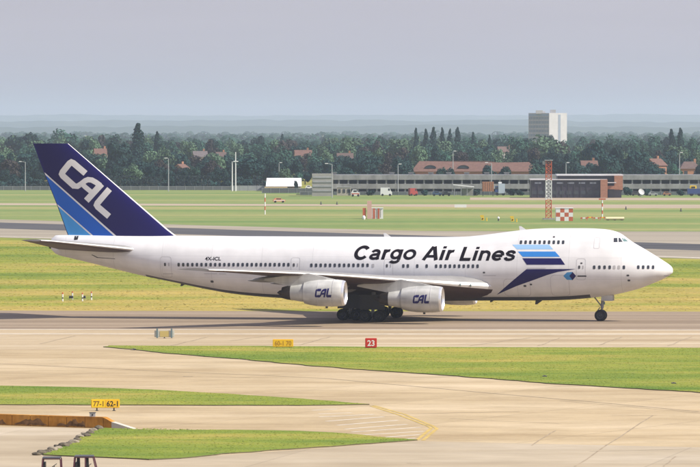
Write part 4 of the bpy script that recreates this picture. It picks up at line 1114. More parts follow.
# ---- far wood: nobody could count it
rng = random.Random(9); mb = MB()
for d in (3300, 3800, 4400, 5200, 6300, 7800, 9500):
    half = d * 400 / F; x = -half
    while x < half:
        hgt = rng.uniform(8, 15) * (1.1 if rng.random() < .1 else 1); r = rng.uniform(4, 8) * (1 + (d - 3300) / 9000); y = d + rng.uniform(-140, 140)
        for _ in range(110 if d < 5000 else 60):
            dr = Vector((rng.gauss(0, 1), rng.gauss(0, 1), abs(rng.gauss(0, .9)))).normalized()
            p = Vector((x + dr.x * r, y + dr.y * r, hgt * .45 + dr.z * hgt * .55)) if rng.random() < .6 else Vector((x + rng.uniform(-r, r), y - r * .6, rng.uniform(0, hgt * .6)))
            leafquad(mb, p, (dr + Vector((0, -.4, .2))).normalized(), rng.uniform(1.0, 1.9) * (1 + (d - 3300) / 6000), 0, rng)
        x += r * rng.uniform(1.1, 1.9)
tag(mb.build('distant_wood', mat('far_leaf', (0.030, 0.065, 0.050), .85, var=.5, vscale=.03, spec=.1), fix=False), 'hazy belt of far woodland running along the horizon', 'woodland', None, 'stuff')
# ---- office tower
d = 3400; s_ = d / F
tw = thing('office_tower', 'tall pale office block rising above the trees', 'office tower', (xat(548.5, d), d, 0), R(38), None)
zt = zat(114.0, d); Wf = 15.8; Wr = 14.6   # two faces meet at the near corner
CREAM = mat('cream_panel', (0.44, 0.44, 0.45), .7, var=.08, vscale=.3); TWG = mat('tower_glazing', (0.24, 0.28, 0.34), .35, var=.1, vscale=.2)
mb = MB(); mb.box((0, 0, 0), (.1, .1, .1)); mb = MB()
x0, x1 = xat(529, d) - xat(548.5, d), xat(567.3, d) - xat(548.5, d)
tw.rotation_euler = (0, 0, 0)
cA, cB, cC = Vector((x0, 9.5, 0)), Vector((.3, -3.5, 0)), Vector((x1, 6.5, 0)); cD = cA + cC - cB
def prism(mb, pts, z0, z1, mi=0):
    n_ = len(pts); mb.add([(p[0], p[1], z0) for p in pts] + [(p[0], p[1], z1) for p in pts], [tuple(range(n_ - 1, -1, -1)), tuple(range(n_, 2 * n_))] + [(i, (i + 1) % n_, n_ + (i + 1) % n_, n_ + i) for i in range(n_)], mi)
prism(mb, [cA, cB, cC, cD], 0, zt + .6); mb.build('wall', CREAM, tw)
def faceband(p, q, t0, t1, z0, z1, out, nm, m, th=.25):
    dr = (q - p); nn_ = Vector((dr.y, -dr.x, 0)).normalized(); a_ = p + dr * t0 - nn_ * .05; b_ = p + dr * t1 - nn_ * .05
    m2 = MB(); prism(m2, [a_ + nn_ * out, b_ + nn_ * out, b_, a_], z0, z1); return m2.build(nm, m, tw)
nfl = 9
for k in range(nfl):
    z0 = 3 + (zt - 4.6) * k / nfl; hh = (zt - 4.6) / nfl
    faceband(cA, cB, .03, .97, z0 + .9, z0 + hh - .25, .12, 'window_band', TWG)
for k in range(7): faceband(cA, cB, .03 + .94 * k / 7 - .006 + .06, .03 + .94 * k / 7 + .006 + .06, 3, zt - 1.5, .25, 'mullion', CREAM)
faceband(cB, cC, .50, .64, 3, zt - .4, .12, 'stair_glazing', TWG)
faceband(cA, cB, 0.02, .98, zt - 1.3, zt - .1, .15, 'fascia', mat('fascia_blue', (.28, .36, .48), .6))
mb = MB(); mb.box((-6, 3, zt + 1.3), (4.5, 4, 2.2)); mb.box((-3, 5, zt + 1.0), (2, 2, 1.6)); mb.build('roof_plant', CREAM, tw)
mb = MB(); mb.box((3, 3, zt + 1.5), (3.6, 4, 2.6)); mb.build('lift_house', CREAM, tw)

# ---- long red roofed building
d = 1790
rb = thing('red_roofed_building', 'long low building with brown red roof and arched dormers among trees', 'building', (xat(475, d), d, 0))
x0, x1 = xat(411, d) - rb.location.x, xat(541, d) - rb.location.x; ze = zat(171.5, d); zr = zat(161.2, d)
mb = MB(); mb.box(((x0 + x1) / 2, 6, ze / 2), (x1 - x0 - 1, 11, ze)); mb.build('wall', BRICK, rb)
mb = MB(); mb.add([(x0, 0, ze), (x1, 0, ze), (x1, 13, ze), (x0, 13, ze), (x0 + 3, 6.5, zr), (x0 + 27, 6.5, zr), (x0 + 31, 6.5, zr - .5), (x1 - 4, 6.5, zr - .35)],
                  [(0, 1, 7, 6, 5, 4), (2, 3, 4, 5, 6, 7), (1, 2, 7), (3, 0, 4)]); mb.build('roof', TILE, rb)
for px in (430.5, 463.5):
    xx = xat(px, d) - rb.location.x; mb = MB(); N_ = 10
    for k in range(N_ + 1):
        a = math.pi * k / N_
        for yy in (1.4, 5.5): mb.v.append((xx + 2.0 * math.cos(a), yy, ze + 1.2 + 1.0 * math.sin(a)))
    for k in range(N_): mb.f.append([2 * k, 2 * k + 1, 2 * k + 3, 2 * k + 2]); mb.m.append(0)
    o = mb.build('dormer', TILEB, rb)
    m2 = MB(); m2.add([(xx + 1.9 * math.cos(math.pi * k / N_), 1.55, ze + 1.2 + .92 * math.sin(math.pi * k / N_)) for k in range(N_ + 1)], [tuple(range(N_ + 1))]); m2.build('dormer_window', GLASSH, o)
for k in range(14):
    xx = x0 + (x1 - x0) * (k + .5) / 14; mb = MB(); mb.box((xx, .45, ze - 1.6), (1.6, .12, 1.3)); mb.build('window', GLASSH, rb)

# ---- grey car park
d = 1605; s_ = d / F
PANEL = mat('grey_concrete_panel', (0.29, 0.29, 0.28), .85, var=.35, vscale=.4, stretch=(1, 1, .5))
PANEL_LIFT = mat('lightened_concrete', (0.36, 0.37, 0.38), .9, var=.2, vscale=.4)  # colour lightened to lift the shade inside the car park openings
cp = thing('car_park', 'long grey two storey car park with banded concrete parapets', 'car park', (xat(312, d), d, 0))
Wc = 130.0; zt = zat(175.0, d)
for z0, z1, nm in ((zt - 1.5, zt, 'parapet'), (zt - 4.3, zt - 2.75, 'parapet'), (0, .9, 'base_wall')):
    x = 0; k = 0
    mb = MB(); mb.box((Wc / 2, 0, (z0 + z1) / 2), (Wc, .3, z1 - z0)); mb.build(nm, PANEL, cp)
for z in (zt - 1.35, zt - 4.0): mb = MB(); mb.box((Wc / 2, 12, z), (Wc - .4, 23.6, .3)); mb.build('deck', PANEL_LIFT, cp)
mb = MB(); mb.box((Wc / 2, 24, zt / 2), (Wc, .3, zt)); mb.build('rear_wall', PANEL_LIFT, cp)
for k in range(43): mb = MB(); mb.box((2.5 + k * 2.95, .45, (zt - 1) / 2), (.5, .5, zt - 1)); mb.build('column', PANEL, cp)
for k, px in enumerate((334, 392, 411, 431, 449, 467, 487, 507)): mb = MB(); mb.box((xat(px, d) - cp.location.x, 3, zt + .25), (1.5, 1.4, .9)); mb.box((xat(px, d) - cp.location.x, 3, zt + .75), (1.8, 1.7, .14)); mb.build('roof_vent', PANEL, cp)
d2 = 1575
eb = thing('stair_block', 'pale slatted block at the left end of the grey car park', 'building', (xat(322.5, d2), d2, 0))
W_ = 21 * d2 / F; zt = zat(173.8, d2); mb = MB(); mb.box((0, 4, zt / 2), (W_, 8, zt)); mb.build('wall', mat('pale_panel', (.34, .33, .30), .8, var=.15, vscale=.5), eb)
for k in range(4): mb = MB(); mb.box((0, -.06, zt * (.25 + .2 * k)), (W_ * .94, .16, .45)); mb.build('louvre_band', PANEL_LIFT, eb)

# ---- dark glazed hall with brick piers
d = 1535
dh = thing('glazed_hall', 'dark glazed two storey hall with brick piers and white roof edge', 'building', (xat(576, d), d, 0))
lx = lambda px: xat(px, d) - dh.location.x
DWALL = mat('dark_cladding', (0.045, 0.040, 0.055), .4, var=.2, vscale=.5); WEDGE = mat('roof_edge_white', (.60, .60, .60), .6, var=.1, vscale=.5)
z1 = zat(180.0, d); z2 = zat(175.4, d)
mb = MB(); mb.box(((lx(531) + lx(606)) / 2, 6, z1 / 2), (lx(606) - lx(531), 11.6, z1)); mb.build('lower_wall', DWALL, dh)
mb = MB(); mb.box(((lx(558) + lx(622)) / 2, 8, z2 / 2), (lx(622) - lx(558), 10, z2 - .1)); mb.build('upper_wall', DWALL, dh)
mb = MB(); mb.box(((lx(530) + lx(607)) / 2, 5.8, z1 + .12), (lx(607) - lx(530), 12.6, .28)); mb.build('lower_roof', WEDGE, dh)
mb = MB(); mb.box(((lx(557) + lx(623.5)) / 2, 7.5, z2 + .1), (lx(623.5) - lx(557), 11.6, .42)); mb.build('upper_roof', WEDGE, dh)
mb = MB(); mb.box((lx(603.8), -.6, zat(179.5, d) / 2), (2.1, 2.0, zat(179.5, d))); mb.build('brick_pier', BRICKO, dh)
mb = MB(); mb.box((lx(618.6), .8, zat(175.9, d) / 2 + 1.2), (2.5, 1.8, zat(175.9, d) - 2.4)); mb.build('brick_pier', BRICKO, dh)
mb = MB(); mb.box((lx(613), .4, zat(187.5, d)), (4.0, 1.2, 1.0)); mb.build('brick_bridge', BRICKO, dh)
mb = MB(); mb.box((lx(611), -.4, zat(182.6, d)), (3.0, .8, .25)); mb.build('canopy', WEDGE, dh)
for k in range(10):
    px = 534 + k * 7; mb = MB(); mb.box((lx(px), .12, z1 * .30), (1.5, .14, 1.1)); mb.build('window', GLASSH, dh)
for px in (538, 549, 560, 571, 582, 593): mb = MB(); mb.box((lx(px), .14, zat(183, d)), (1.9, .16, .5)); mb.build('clerestory_window', mat('reflecting_glass', (.30, .34, .38), .3), dh)
for k in range(12): mb = MB(); mb.box((lx(532 + 6.1 * k), .1, z1 / 2), (.12, .18, z1)); mb.build('mullion', DGREY, dh)

# ---- hedges, fences, warehouse
def hedge(px0, px1, ytop, d, label):
    rng = random.Random(int(px0)); x0, x1 = xat(px0, d), xat(px1, d); zt = zat(ytop, d); W_ = x1 - x0
    o_ = thing('clipped_hedge', label, 'hedge', ((x0 + x1) / 2, d, 0))
    mb = MB()
    for _ in range(int(W_ * zt * 9)):
        if rng.random() < .25: p = Vector((rng.uniform(-W_ / 2, W_ / 2), rng.uniform(-1.4, 1.4), zt + rng.uniform(-.3, .12))); nn_ = Vector((rng.gauss(0, .4), rng.gauss(0, .4), 1))
        elif rng.random() < .85: p = Vector((rng.uniform(-W_ / 2, W_ / 2), -1.4 + rng.uniform(-.15, .35), rng.uniform(0, zt))); nn_ = Vector((rng.gauss(0, .4), -1, rng.gauss(.3, .4)))
        else: p = Vector((rng.choice((-1, 1)) * W_ / 2, rng.uniform(-1.4, 1.4), rng.uniform(0, zt))); nn_ = Vector((1, rng.gauss(0, .4), rng.gauss(0, .4)))
        leafquad(mb, p, nn_.normalized(), .34, 0, rng)
    mb.build('foliage', mat('hedge_leaf', (.010, .024, .024), .85, var=.35, vscale=.6), o_, fix=False)
    mb = MB()
    for k in range(6): mb.tube((-W_ / 2 + W_ * (k + .5) / 6, 0, -.2), (-W_ / 2 + W_ * (k + .5) / 6, 0, zt * .8), .12, .06, 6)
    mb.build('stems', BARK, o_)
hedge(99, 136, 176.2, 1729, 'clipped dark flat topped hedge right behind the tail fin, left length')
hedge(137.5, 163, 177.0, 1731, 'clipped dark flat topped hedge behind the tail fin, middle length')
hedge(176, 210, 176.0, 1730, 'clipped dark flat topped hedge right of the tail fin')
hedge(253, 263, 175.5, 1730, 'short block of dark hedge left of the white warehouse')
hedge(40, 98, 183, 1731, 'low dark hedge along the fence left of the tail fin')
hedge(-20, 39, 184, 1731, 'low dark hedge at the far left edge')
FENCE = mat('fence_mesh', (.13, .14, .14), .7, .1, var=.15, vscale=.4)
def fence(px0, px1, ytop, d, label, m=FENCE, gap=2.5, slat=False):
    x0, x1 = xat(px0, d), xat(px1, d); zt = zat(ytop, d); W_ = x1 - x0
    o_ = thing('perimeter_fence', label, 'fence', ((x0 + x1) / 2, d, 0)); n_ = int(W_ / gap)
    mb = MB(); mb.box((0, 0, zt * .48), (W_, .05, zt * .8)); mb.build('panel', m, o_)
    mb = MB(); mb.box((0, 0, zt * .93), (W_, .07, .07)); mb.build('rail', STEEL, o_)
    for k in range(min(n_, 60) + 1):
        mb = MB(); mb.box((-W_ / 2 + W_ * k / min(n_, 60), -.04, zt / 2), (.09, .09, zt)); mb.build('post', STEEL, o_)
fence(-60, 231, 186.0, 1721, 'low grey perimeter fence along the foot of the hedges', gap=3)
fence(231, 266, 185.2, 1700, 'grey corrugated screen right of the twin light mast', mat('corrugated', (.36, .38, .38), .6, .2, var=.15, vscale=.6))
fence(262, 314, 187.8, 1640, 'pale grey fence in front of the white warehouse')
fence(300, 760, 191.5, 1593, 'low wire fence along the foot of the grey car park', mat('wire_dark', (.12, .14, .14), .8, var=.3, vscale=.3))
# white warehouse with brown base
d = 1690
wh = thing('warehouse', 'low warehouse with long white sloping roof and brown front', 'warehouse', (xat(283.5, d), d, 0))
lx = lambda px: xat(px, d) - wh.location.x
zt = zat(178.2, d); ze = zat(186.3, d)
mb = MB(); mb.box((0, 5, ze / 2), (lx(301) - lx(266), 9, ze)); mb.build('wall', mat('brown_wall', (.26, .19, .13), .8, var=.3, vscale=.5), wh)
mb = MB(); mb.add([(lx(265.8), -.2, ze), (lx(301.4), -.2, ze), (lx(301.2), 7, zt), (lx(266.4), 7, zt), (lx(301.4), 12, ze), (lx(265.8), 12, ze)], [(0, 1, 2, 3), (2, 4, 5, 3), (0, 3, 5), (1, 4, 2)]); mb.build('roof', mat('white_sheet_roof', (.80, .80, .80), .5, var=.05, vscale=.3), wh)
for k in range(6): mb = MB(); mb.box((lx(269 + 6 * k), -.0 + .42, ze * .45), (1.2, .16, ze * .6)); mb.build('door', [DGREY, BRICKO, RENDER][k % 3], wh)
mb = MB(); mb.box((lx(276), -.75, ze - .35), (7.5, 1.0, .4)); mb.build('awning', mat('awning_cream', (.55, .42, .25), .8), wh)
plant('bush', 296, 180, 1660, 5, 'small reddish shrub against the white warehouse roof')

# trees and bushes standing in front of the red roof and along the car park
for k_, x, y, d_, w_, lb in (('dark', 405, 164, 1715, 20, 'dark round tree at the left end of the red roof'), ('dark', 449, 168.5, 1705, 14, 'small dark tree in front of the left middle of the red roof'), ('mid', 441, 167, 1710, 12, 'mid green tree in front of the red roof below its dormer'),
    ('dark', 488, 166, 1712, 18, 'dark tree in front of the right middle of the red roof'), ('dark', 505, 167.5, 1705, 18, 'second dark tree in front of the right part of the red roof'), ('mid', 538, 164.5, 1720, 22, 'bushy tree at the right end of the red roof'),
    ('dark', 347, 168, 1700, 22, 'dark tree behind the left part of the car park parapet'), ('dark', 372, 166, 1710, 24, 'broad dark tree behind the car park left of the red roof'), ('dark', 655, 166, 1720, 26, 'dark tree behind the right part of the car park parapet')):
    plant(k_, x, y, d_, w_, lb)
for x, y, lb in ((329, 186, 'left of the site cabin'), (371, 190, 'between pickup and white van'), (425, 189.5, 'right of the red van'), (476, 189, 'right of the canopy shelter'), (511, 188, 'right of the blue and white lorry'), (520, 190, 'left of the dark hall'), (628, 186.5, 'right of the brick piers'), (647, 188.5, 'between the dish and the silver car'), (681, 189.5, 'left of the truck at the edge')):
    plant('bush', x, y, 1588, 9, 'dark bush at the foot of the car park ' + lb)
# ---- lamp posts
def lamp(px, ybase, ytop, d, label, arms=1, armlen=1.3):
    zt = zat(ytop, d); o_ = thing('lamp_post', label, 'lamp post', (xat(px, d), d, 0), 0, 'lamp posts beyond the airfield')
    mb = MB(); mb.tube((0, 0, 0), (0, 0, zt), .16, .10, 8); mb.build('pole', STEEL, o_)
    for s in ((-1,), (1,), (-1, 1))[arms]:
        mb = MB(); mb.tube((0, 0, zt - .1), (s * armlen, 0, zt + .15), .07, .06, 6); mb.build('arm', STEEL, o_)
        mb = MB(); mb.box((s * (armlen + .35), 0, zt + .15), (.9, .4, .22)); mb.build('lamp_head', WHITE, o_)
lamp(25.3, 190, 162, 1700, 'grey lamp post standing left of the tail fin', 0)
lamp(168.5, 190, 158.5, 1690, 'cream lamp post just right of the tail fin edge', 0, .5)
lamp(279, 190, 163, 1860, 'small lamp post behind the white warehouse', 1, .3)
lamp(332, 190, 164, 1540, 'lamp post over the left end of the car park', 0)
lamp(398, 190, 164.5, 1600, 'lamp post over the car park below the poplars', 1, .3)
lamp(453, 190, 151.5, 1760, 'tall thin lamp post in front of the red roof', 1, .3)
lamp(491.5, 190, 163, 1600, 'lamp post with left arm in front of the red roof', 0, 1.2)
lamp(566, 190, 163, 1650, 'lamp post just right of the red and white mast', 1, .3)
lamp(679.5, 190, 153, 1700, 'thin tall lamp post at the right below the two poplars', 1, .3)
d = 1700
tm_ = thing('light_mast', 'twin white light mast with a taller and a shorter pole', 'light mast', (xat(234, d), d, 0))
for px, y in ((232.2, 161.5), (235.6, 152)):
    zt = zat(y, d); mb = MB(); mb.tube((xat(px, d) - tm_.location.x, 0, 0), (xat(px, d) - tm_.location.x, 0, zt), .22, .14, 10); mb.build('pole', WHITE, tm_)
mb = MB(); mb.box((.6, 0, zat(161.4, d)), (1.6, .5, .3)); mb.build('lamp_head', WHITE, tm_)
mb = MB(); mb.tube((-.6, 0, zat(162.2, d)), (.9, 0, zat(161.2, d)), .07, .07, 6); mb.build('arm', WHITE, tm_)
# ================================================================== AIRFIELD OBJECTS
def text_part(name, txt, w_, h_, loc, m, parent, bold=.01, rz=0.0):
    vv, ff = text_mesh(txt, 0, bold); xs = [p[0] for p in vv]; a, b = min(xs), max(xs); ys = [p[1] for p in vv]; cr = max(ys)
    mb = MB(); mb.add([(loc[0] - w_ / 2 + (p[0] - a) / (b - a) * w_, loc[1], loc[2] - h_ / 2 + (p[1]) / cr * h_) for p in vv], ff)
    return mb.build(name, m, parent, fix=False)
def signboard(px, ybase, w_, h_, face, label, panels, legs=2, name='taxiway_sign', rz=0, back=False, leg=.25):
    g = G(px, ybase); o_ = thing(name, label, 'sign', (g.x, g.y, T if False else 0), rz)
    z0 = leg
    mb = MB(); mb.box((0, 0, z0 + h_ / 2), (w_, .22, h_)); cs = mb.build('case', face, o_)
    bm = bmesh.new(); bm.from_mesh(cs.data); bmesh.ops.bevel(bm, geom=bm.edges[:], offset=.03, segments=2, affect='EDGES'); bm.to_mesh(cs.data); bm.free()
    mb = MB(); 
    for k in range(legs):
        x = (-.5 + (k + .5) / legs) * w_ * (1.2 if legs == 2 else 1)
        m2 = MB(); m2.tube((x, 0, -.1), (x, 0, z0), .05, .05, 8); m2.box((x, 0, .02), (.25, .25, .05)); m2.build('leg', DGREY, o_)
    for (cx, pw, m_, txt, tw_, th_, tm) in panels:
        m2 = MB(); m2.box((cx, -.125, z0 + h_ / 2), (pw, .02, h_ * .88)); f_ = m2.build('sign_face', m_, o_)
        if txt: text_part('lettering', txt, tw_, th_, (cx, -.14, z0 + h_ / 2), tm, f_, .022)
    return o_
s1 = 1 / (F / G(105, 411).y)
signboard(105.2, 411.2, 28.5 * s1, 8.6 * s1, YEL, 'yellow taxiway sign reading 77-1 and 62-1 behind the orange wall',
          [(-6.9 * s1, 13.4 * s1, mat('sign_yellow', (.85, .60, .02), .5), '77-1', 10.2 * s1, 5.0 * s1, mat('sign_brown', (.22, .12, .02), .6)), (7.0 * s1, 13.8 * s1, mat('sign_amber', (.82, .50, .02), .5), '62-1', 11.2 * s1, 5.4 * s1, BLACK)], leg=.24)
s1 = G(283, 347.5).y / F
signboard(283, 348.2, 20.5 * s1, 7.6 * s1, mat('sign_amber', (.82, .50, .02), .5), 'orange yellow taxiway sign reading 60-1 70 on the grass edge', [(0, 20 * s1, mat('sign_amber', (.82, .50, .02), .5), '60-1 70', 16.5 * s1, 4.6 * s1, mat('sign_faded', (.40, .20, .02), .6))], leg=.12)
s1 = G(371, 348).y / F
signboard(371, 348.9, 11.6 * s1, 9.6 * s1, RED, 'small square red sign with white number 23 on the grass edge', [(0, 11.0 * s1, RED, '23', 7.2 * s1, 5.6 * s1, WHITE)], leg=.1, name='runway_sign')
s1 = G(164, 338).y / F
bs = signboard(164.3, 338.4, 20 * s1, 6.6 * s1, mat('sign_back', (.50, .50, .42), .6), 'back of a pale sign with two teal legs and a yellow patch', [(0, 9 * s1, mat('dull_yellow', (.50, .40, .14), .6), None, 0, 0, None)], leg=.12, legs=1)
for dx in (-7.2, 7.2): mb = MB(); mb.box((dx * s1, -.16, .52), (1.7 * s1, .08, .95)); mb.build('bracket', mat('teal_paint', (.14, .20, .21), .6), bs)

# orange stained parapet wall at the lower left
WALLM = ramp_mat('orange_wall_paint', [('MIX', (.6, 1, 1.5), 0.35, 7, [(0.30, (0.30, 0.13, 0.03)), (0.48, (0.50, 0.24, 0.04)), (0.70, (0.56, 0.31, 0.08))], 1),
    ('MULTIPLY', (1, 1, .4), 2.0, 6, [(0.30, (0.55, 0.5, 0.5)), (0.62, (1.1, 1.08, 1.05))], 0.8)], rough=.9)
a = G(-60, 423.6); b = G(103, 428.6); c_ = G(133, 429.4)
wl = thing('parapet_wall', 'low orange painted concrete wall with dark stains at the lower left', 'wall', (a.x, a.y, 0))
dr = Vector((b.x - a.x, b.y - a.y, 0)); ln = dr.length; dr.normalize(); nn_ = Vector((-dr.y, dr.x, 0))
def wallprism(z_list, t0, t1, th, z0, m, name, off=0.0):
    mb = MB(); pts = []
    for t, z in ((t0, z_list[0]), (t1, z_list[1])):
        for s in (0, th):
            p = dr * t + nn_ * (s + off); pts += [(p.x, p.y, z0), (p.x, p.y, z)]
    mb.add(pts, [(0, 1, 5, 4), (2, 6, 7, 3), (1, 3, 7, 5), (0, 4, 6, 2), (0, 2, 3, 1), (4, 5, 7, 6)]); return mb.build(name, m, wl)
hw_ = 11.2 * b.y / F; ln2 = (c_ - a).length
nseg = 9
for k in range(nseg): wallprism((hw_ + .0, hw_ + .0), ln * k / nseg + .02, ln * (k + 1) / nseg - .02, .55, -.1, WALLM, 'wall_section')
wallprism((hw_ * .98, hw_ * .60), ln + .02, ln + (ln2 - ln) * .28, .55, -.1, WALLM, 'wall_end')
wallprism((hw_ * .60, .05), ln + (ln2 - ln) * .28 + .01, ln2, .55, -.1, mat('wall_cap_white', (.50, .47, .40), .8, var=.1, vscale=1), 'sloping_end')
g = dr * (ln - 1.0)
for x0_, w0_ in ((ln * .46, 2.6), (ln * .72, 2.2), (ln * .80, 1.2), (ln * .30, 1.4)):
    mb = MB(); p = dr * x0_ - nn_ * .004; q = dr * (x0_ + w0_) - nn_ * .004
    pts = []
    NK = 22; o_ = 0
    for k in range(NK + 1):
        e_ = p.lerp(q, k / NK); zb = hw_ * (.12 + .10 * noise.noise(Vector((k * .5, x0_, 0)))); env = min(1, 4 * min(k, NK - k) / NK + .25)
        zt_ = zb + hw_ * env * (.42 + .5 * noise.noise(Vector((k * .16, x0_, 4))) ); pts += [(e_.x, e_.y, zb), (e_.x, e_.y, max(zb + .03, zt_))]
    mb.add(pts, [(2 * k, 2 * k + 2, 2 * k + 3, 2 * k + 1) for k in range(NK)]); mb.build('stain', mat('wall_stain', (.24, .13, .05), .95, var=.6, vscale=2.5), wl)
jb = thing('junction_box', 'small grey box standing on top of the orange wall', 'box', (a.x + g.x + nn_.x * .25, a.y + g.y + nn_.y * .25, hw_))
mb = MB(); mb.box((0, 0, .14), (.40, .3, .26)); mb.build('case', STEEL, jb); mb = MB(); mb.box((0, 0, .285), (.46, .36, .04)); mb.build('lid', DGREY, jb); mb = MB(); mb.box((0, -.16, .13), (.1, .03, .1)); mb.build('catch', BLACK, jb)

# rubble along the grass edge
ROCK = mat('rock', (.12, .10, .07), .95, var=.45, vscale=2.5, bump=.5)
ROCKP = mat('rock_pale', (.27, .23, .17), .95, var=.35, vscale=2.5, bump=.5)
rpts = [(99, 429.8, 9, 0), (93, 431.5, 7, 1), (90, 434.5, 8, 0), (85, 437.5, 9, 0), (80, 438, 7, 1), (77, 441.5, 8, 0), (73, 444, 9, 1), (68, 445.5, 7, 0), (63, 447.5, 10, 0), (58, 449.5, 7, 1), (52, 451.5, 10, 1), (46, 453.5, 8, 0), (41, 454.8, 10, 0), (36, 455.6, 7, 0), (83, 434, 4, 1), (56, 447.2, 5, 0)]
nth = ['first', 'second', 'third', 'fourth', 'fifth', 'sixth', 'seventh', 'eighth', 'ninth', 'tenth', 'eleventh', 'twelfth', 'thirteenth', 'last']
for i, (x, y, w_, pale) in enumerate(rpts):
    g = G(x, y); bm = bmesh.new(); bmesh.ops.create_icosphere(bm, subdivisions=3, radius=.5)
    r_ = w_ * g.y / F
    for v in bm.verts:
        q = noise.noise(v.co * 2.2 + Vector((i * 7, 0, 0))) * .22 + noise.noise(v.co * 5 + Vector((0, i * 5, 0))) * .08
        v.co = v.co * (1 + q); v.co = Vector((v.co.x * r_ * 1.05, v.co.y * r_ * 1.3, max(-.1, v.co.z * r_ * .62)))
    me = bpy.data.meshes.new('rock'); bm.to_mesh(me); bm.free(); me.materials.append(ROCKP if pale else ROCK)
    o = bpy.data.objects.new('rock', me); COL.objects.link(o); o.location = (g.x, g.y, r_ * .18); o.rotation_euler = (0, 0, i * 1.3)
    tag(o, ('%s rubble stone from the orange wall down along the grass edge' % nth[i]) if i < 14 else ['small pale stone lying in the upper half of the rubble row', 'small dark stone lying in the lower half of the rubble row'][i - 14], 'stone', 'rubble stones along the grass edge')

# guidance units on the grass behind the taxiway
def gpost(px, ybase, h_px, label):
    g = G(px, ybase); s = g.y / F; o_ = thing('marker_post', label, 'marker post', (g.x, g.y, 0), 0, 'marker posts beside the light units')
    for z0, z1, m in ((0, .30, WHITE), (.30, .45, BLACK), (.45, .8, WHITE), (.8, 1.0, ORANGE)):
        mb = MB(); mb.tube((0, 0, z0 * h_px * s), (0, 0, z1 * h_px * s), .085, .085, 10); mb.build('band', m, o_)
for px, yb, h_, lb in ((62.5, 301.4, 9, 'leftmost striped marker post beside the dark light units'), (72.3, 299.4, 8, 'short striped marker post just behind the left light unit'), (82.3, 301.2, 8.5, 'striped marker post left of the right light unit'), (91.3, 300, 8.5, 'rightmost striped marker post beyond the light units')):
    gpost(px, yb, h_, lb)
for px, yb, w_, lb in ((71, 300.5, 4.4, 'larger dark light unit standing left on the grass'), (84.4, 300.5, 2.4, 'smaller dark light unit standing right on the grass')):
    g = G(px, yb); s = g.y / F; o_ = thing('light_unit', lb, 'light unit', (g.x, g.y, 0))
    W_ = w_ * s; mb = MB(); mb.box((0, 0, .42), (W_, .6, .30), taper=.85); mb.build('case', DGREY, o_)
    for sx in (-1, 1): mb = MB(); mb.tube((sx * W_ * .35, 0, 0), (sx * W_ * .35, 0, .30), .03, .03, 6); mb.build('leg', STEEL, o_)
    mb = MB(); mb.box((0, -.31, .42), (W_ * .7, .03, .14)); mb.build('lens', GLASS, o_)

# red and white lattice mast
g = G(548.6, 219.5); d = g.y; s = d / F
ms = thing('lattice_mast', 'tall red and white lattice mast on the far grass', 'mast', (g.x, g.y, 0))
hm = zat(160.5, d); w0 = .62; nseg = 15
cols = [RED if False else ORANGE, WHITE, ORANGE]
for k in range(nseg):
    z0, z1 = hm * k / nseg, hm * (k + 1) / nseg
    yy = HY + (H - (z0 + z1) / 2) / s; m_ = ORANGE if (yy > 199 or yy < 179) else WHITE
    mb = MB(); c4 = [(-w0, -w0), (w0, -w0), (w0, w0), (-w0, w0)]
    for i in range(4):
        x, y = c4[i]; x2, y2 = c4[(i + 1) % 4]
        mb.tube((x, y, z0), (x, y, z1), .09, .09, 6); mb.tube((x, y, z0), (x2, y2, z1), .05, .05, 5); mb.tube((x2, y2, z0), (x, y, z1), .05, .05, 5); mb.tube((x, y, z1), (x2, y2, z1), .05, .05, 5)
    mb.build('lattice_section', m_, ms)
mb = MB(); mb.box((0, 0, hm + .06), (1.9, 1.9, .14)); mb.box((-.9, 0, hm - .55), (.9, .7, .8)); mb.build('platform', STEEL, ms)
mb = MB(); mb.box((0, 0, .15), (2.6, 2.6, .3)); mb.build('footing', PANEL, ms)

# chequered hut
g = G(564.5, 221); d = g.y; s = d / F; W_ = 17 * s; hh = 12.6 * s
ch = thing('equipment_hut', 'red and white chequered equipment hut beside the lattice mast', 'hut', (g.x, g.y, 0))
nx, nz_ = 4, 3
mb = MB(); mb.box((0, 1.8, hh / 2), (W_, 3.4, hh - .02)); mb.build('wall', WHITE, ch)
for i in range(nx):
    for j in range(nz_):
        m_ = ORANGE if (i + j) % 2 == 1 else WHITE
        mb = MB(); mb.box((-W_ / 2 + W_ * (i + .5) / nx, .06, hh * (j + .5) / nz_), (W_ / nx, .08, hh / nz_)); mb.build('red_panel' if m_ is ORANGE else 'white_panel', m_, ch)
mb = MB(); mb.box((0, 1.8, hh + .06), (W_ + .3, 3.7, .12)); mb.build('roof', WHITE, ch)
# orange barriers and cream pipe right of the hut
for i, (px, w_, y_) in enumerate(((584, 7, 219.5), (590, 6, 218.8), (596.5, 6, 219.5), (602.5, 5, 219))):
    g = G(px, y_ + 1); s = g.y / F; W_ = w_ * s; o_ = thing('barrier', '%s orange work barrier in the row right of the chequered hut' % ['leftmost', 'second', 'third', 'rightmost'][i], 'barrier', (g.x, g.y, 0), .1 * (i % 2), 'orange work barriers on the far grass')
    mb = MB(); mb.box((0, 0, .55), (W_, .12, .32)); mb.build('board', ORANGE, o_)
    mb = MB(); mb.box((0, -.07, .56), (W_ * .4, .03, .28)); mb.build('white_band', YEL if i % 2 else WHITE, o_)
    for sx in (-1, 1): mb = MB(); mb.box((sx * W_ * .4, 0, .28), (.1, .5, .56), taper=.4); mb.build('leg', ORANGE, o_)
g = G(615, 220.4); s = g.y / F
pp_ = thing('pipe', 'long cream pipe lying on the grass right of the orange barriers', 'pipe', (g.x, g.y, 0)); mb = MB(); mb.tube((-9.2 * s, 0, .42), (9.2 * s, .3, .42), .36, .36, 14); mb.build('pipe_body', mat('cream_paint', (.66, .58, .36), .6), pp_, smooth=True)
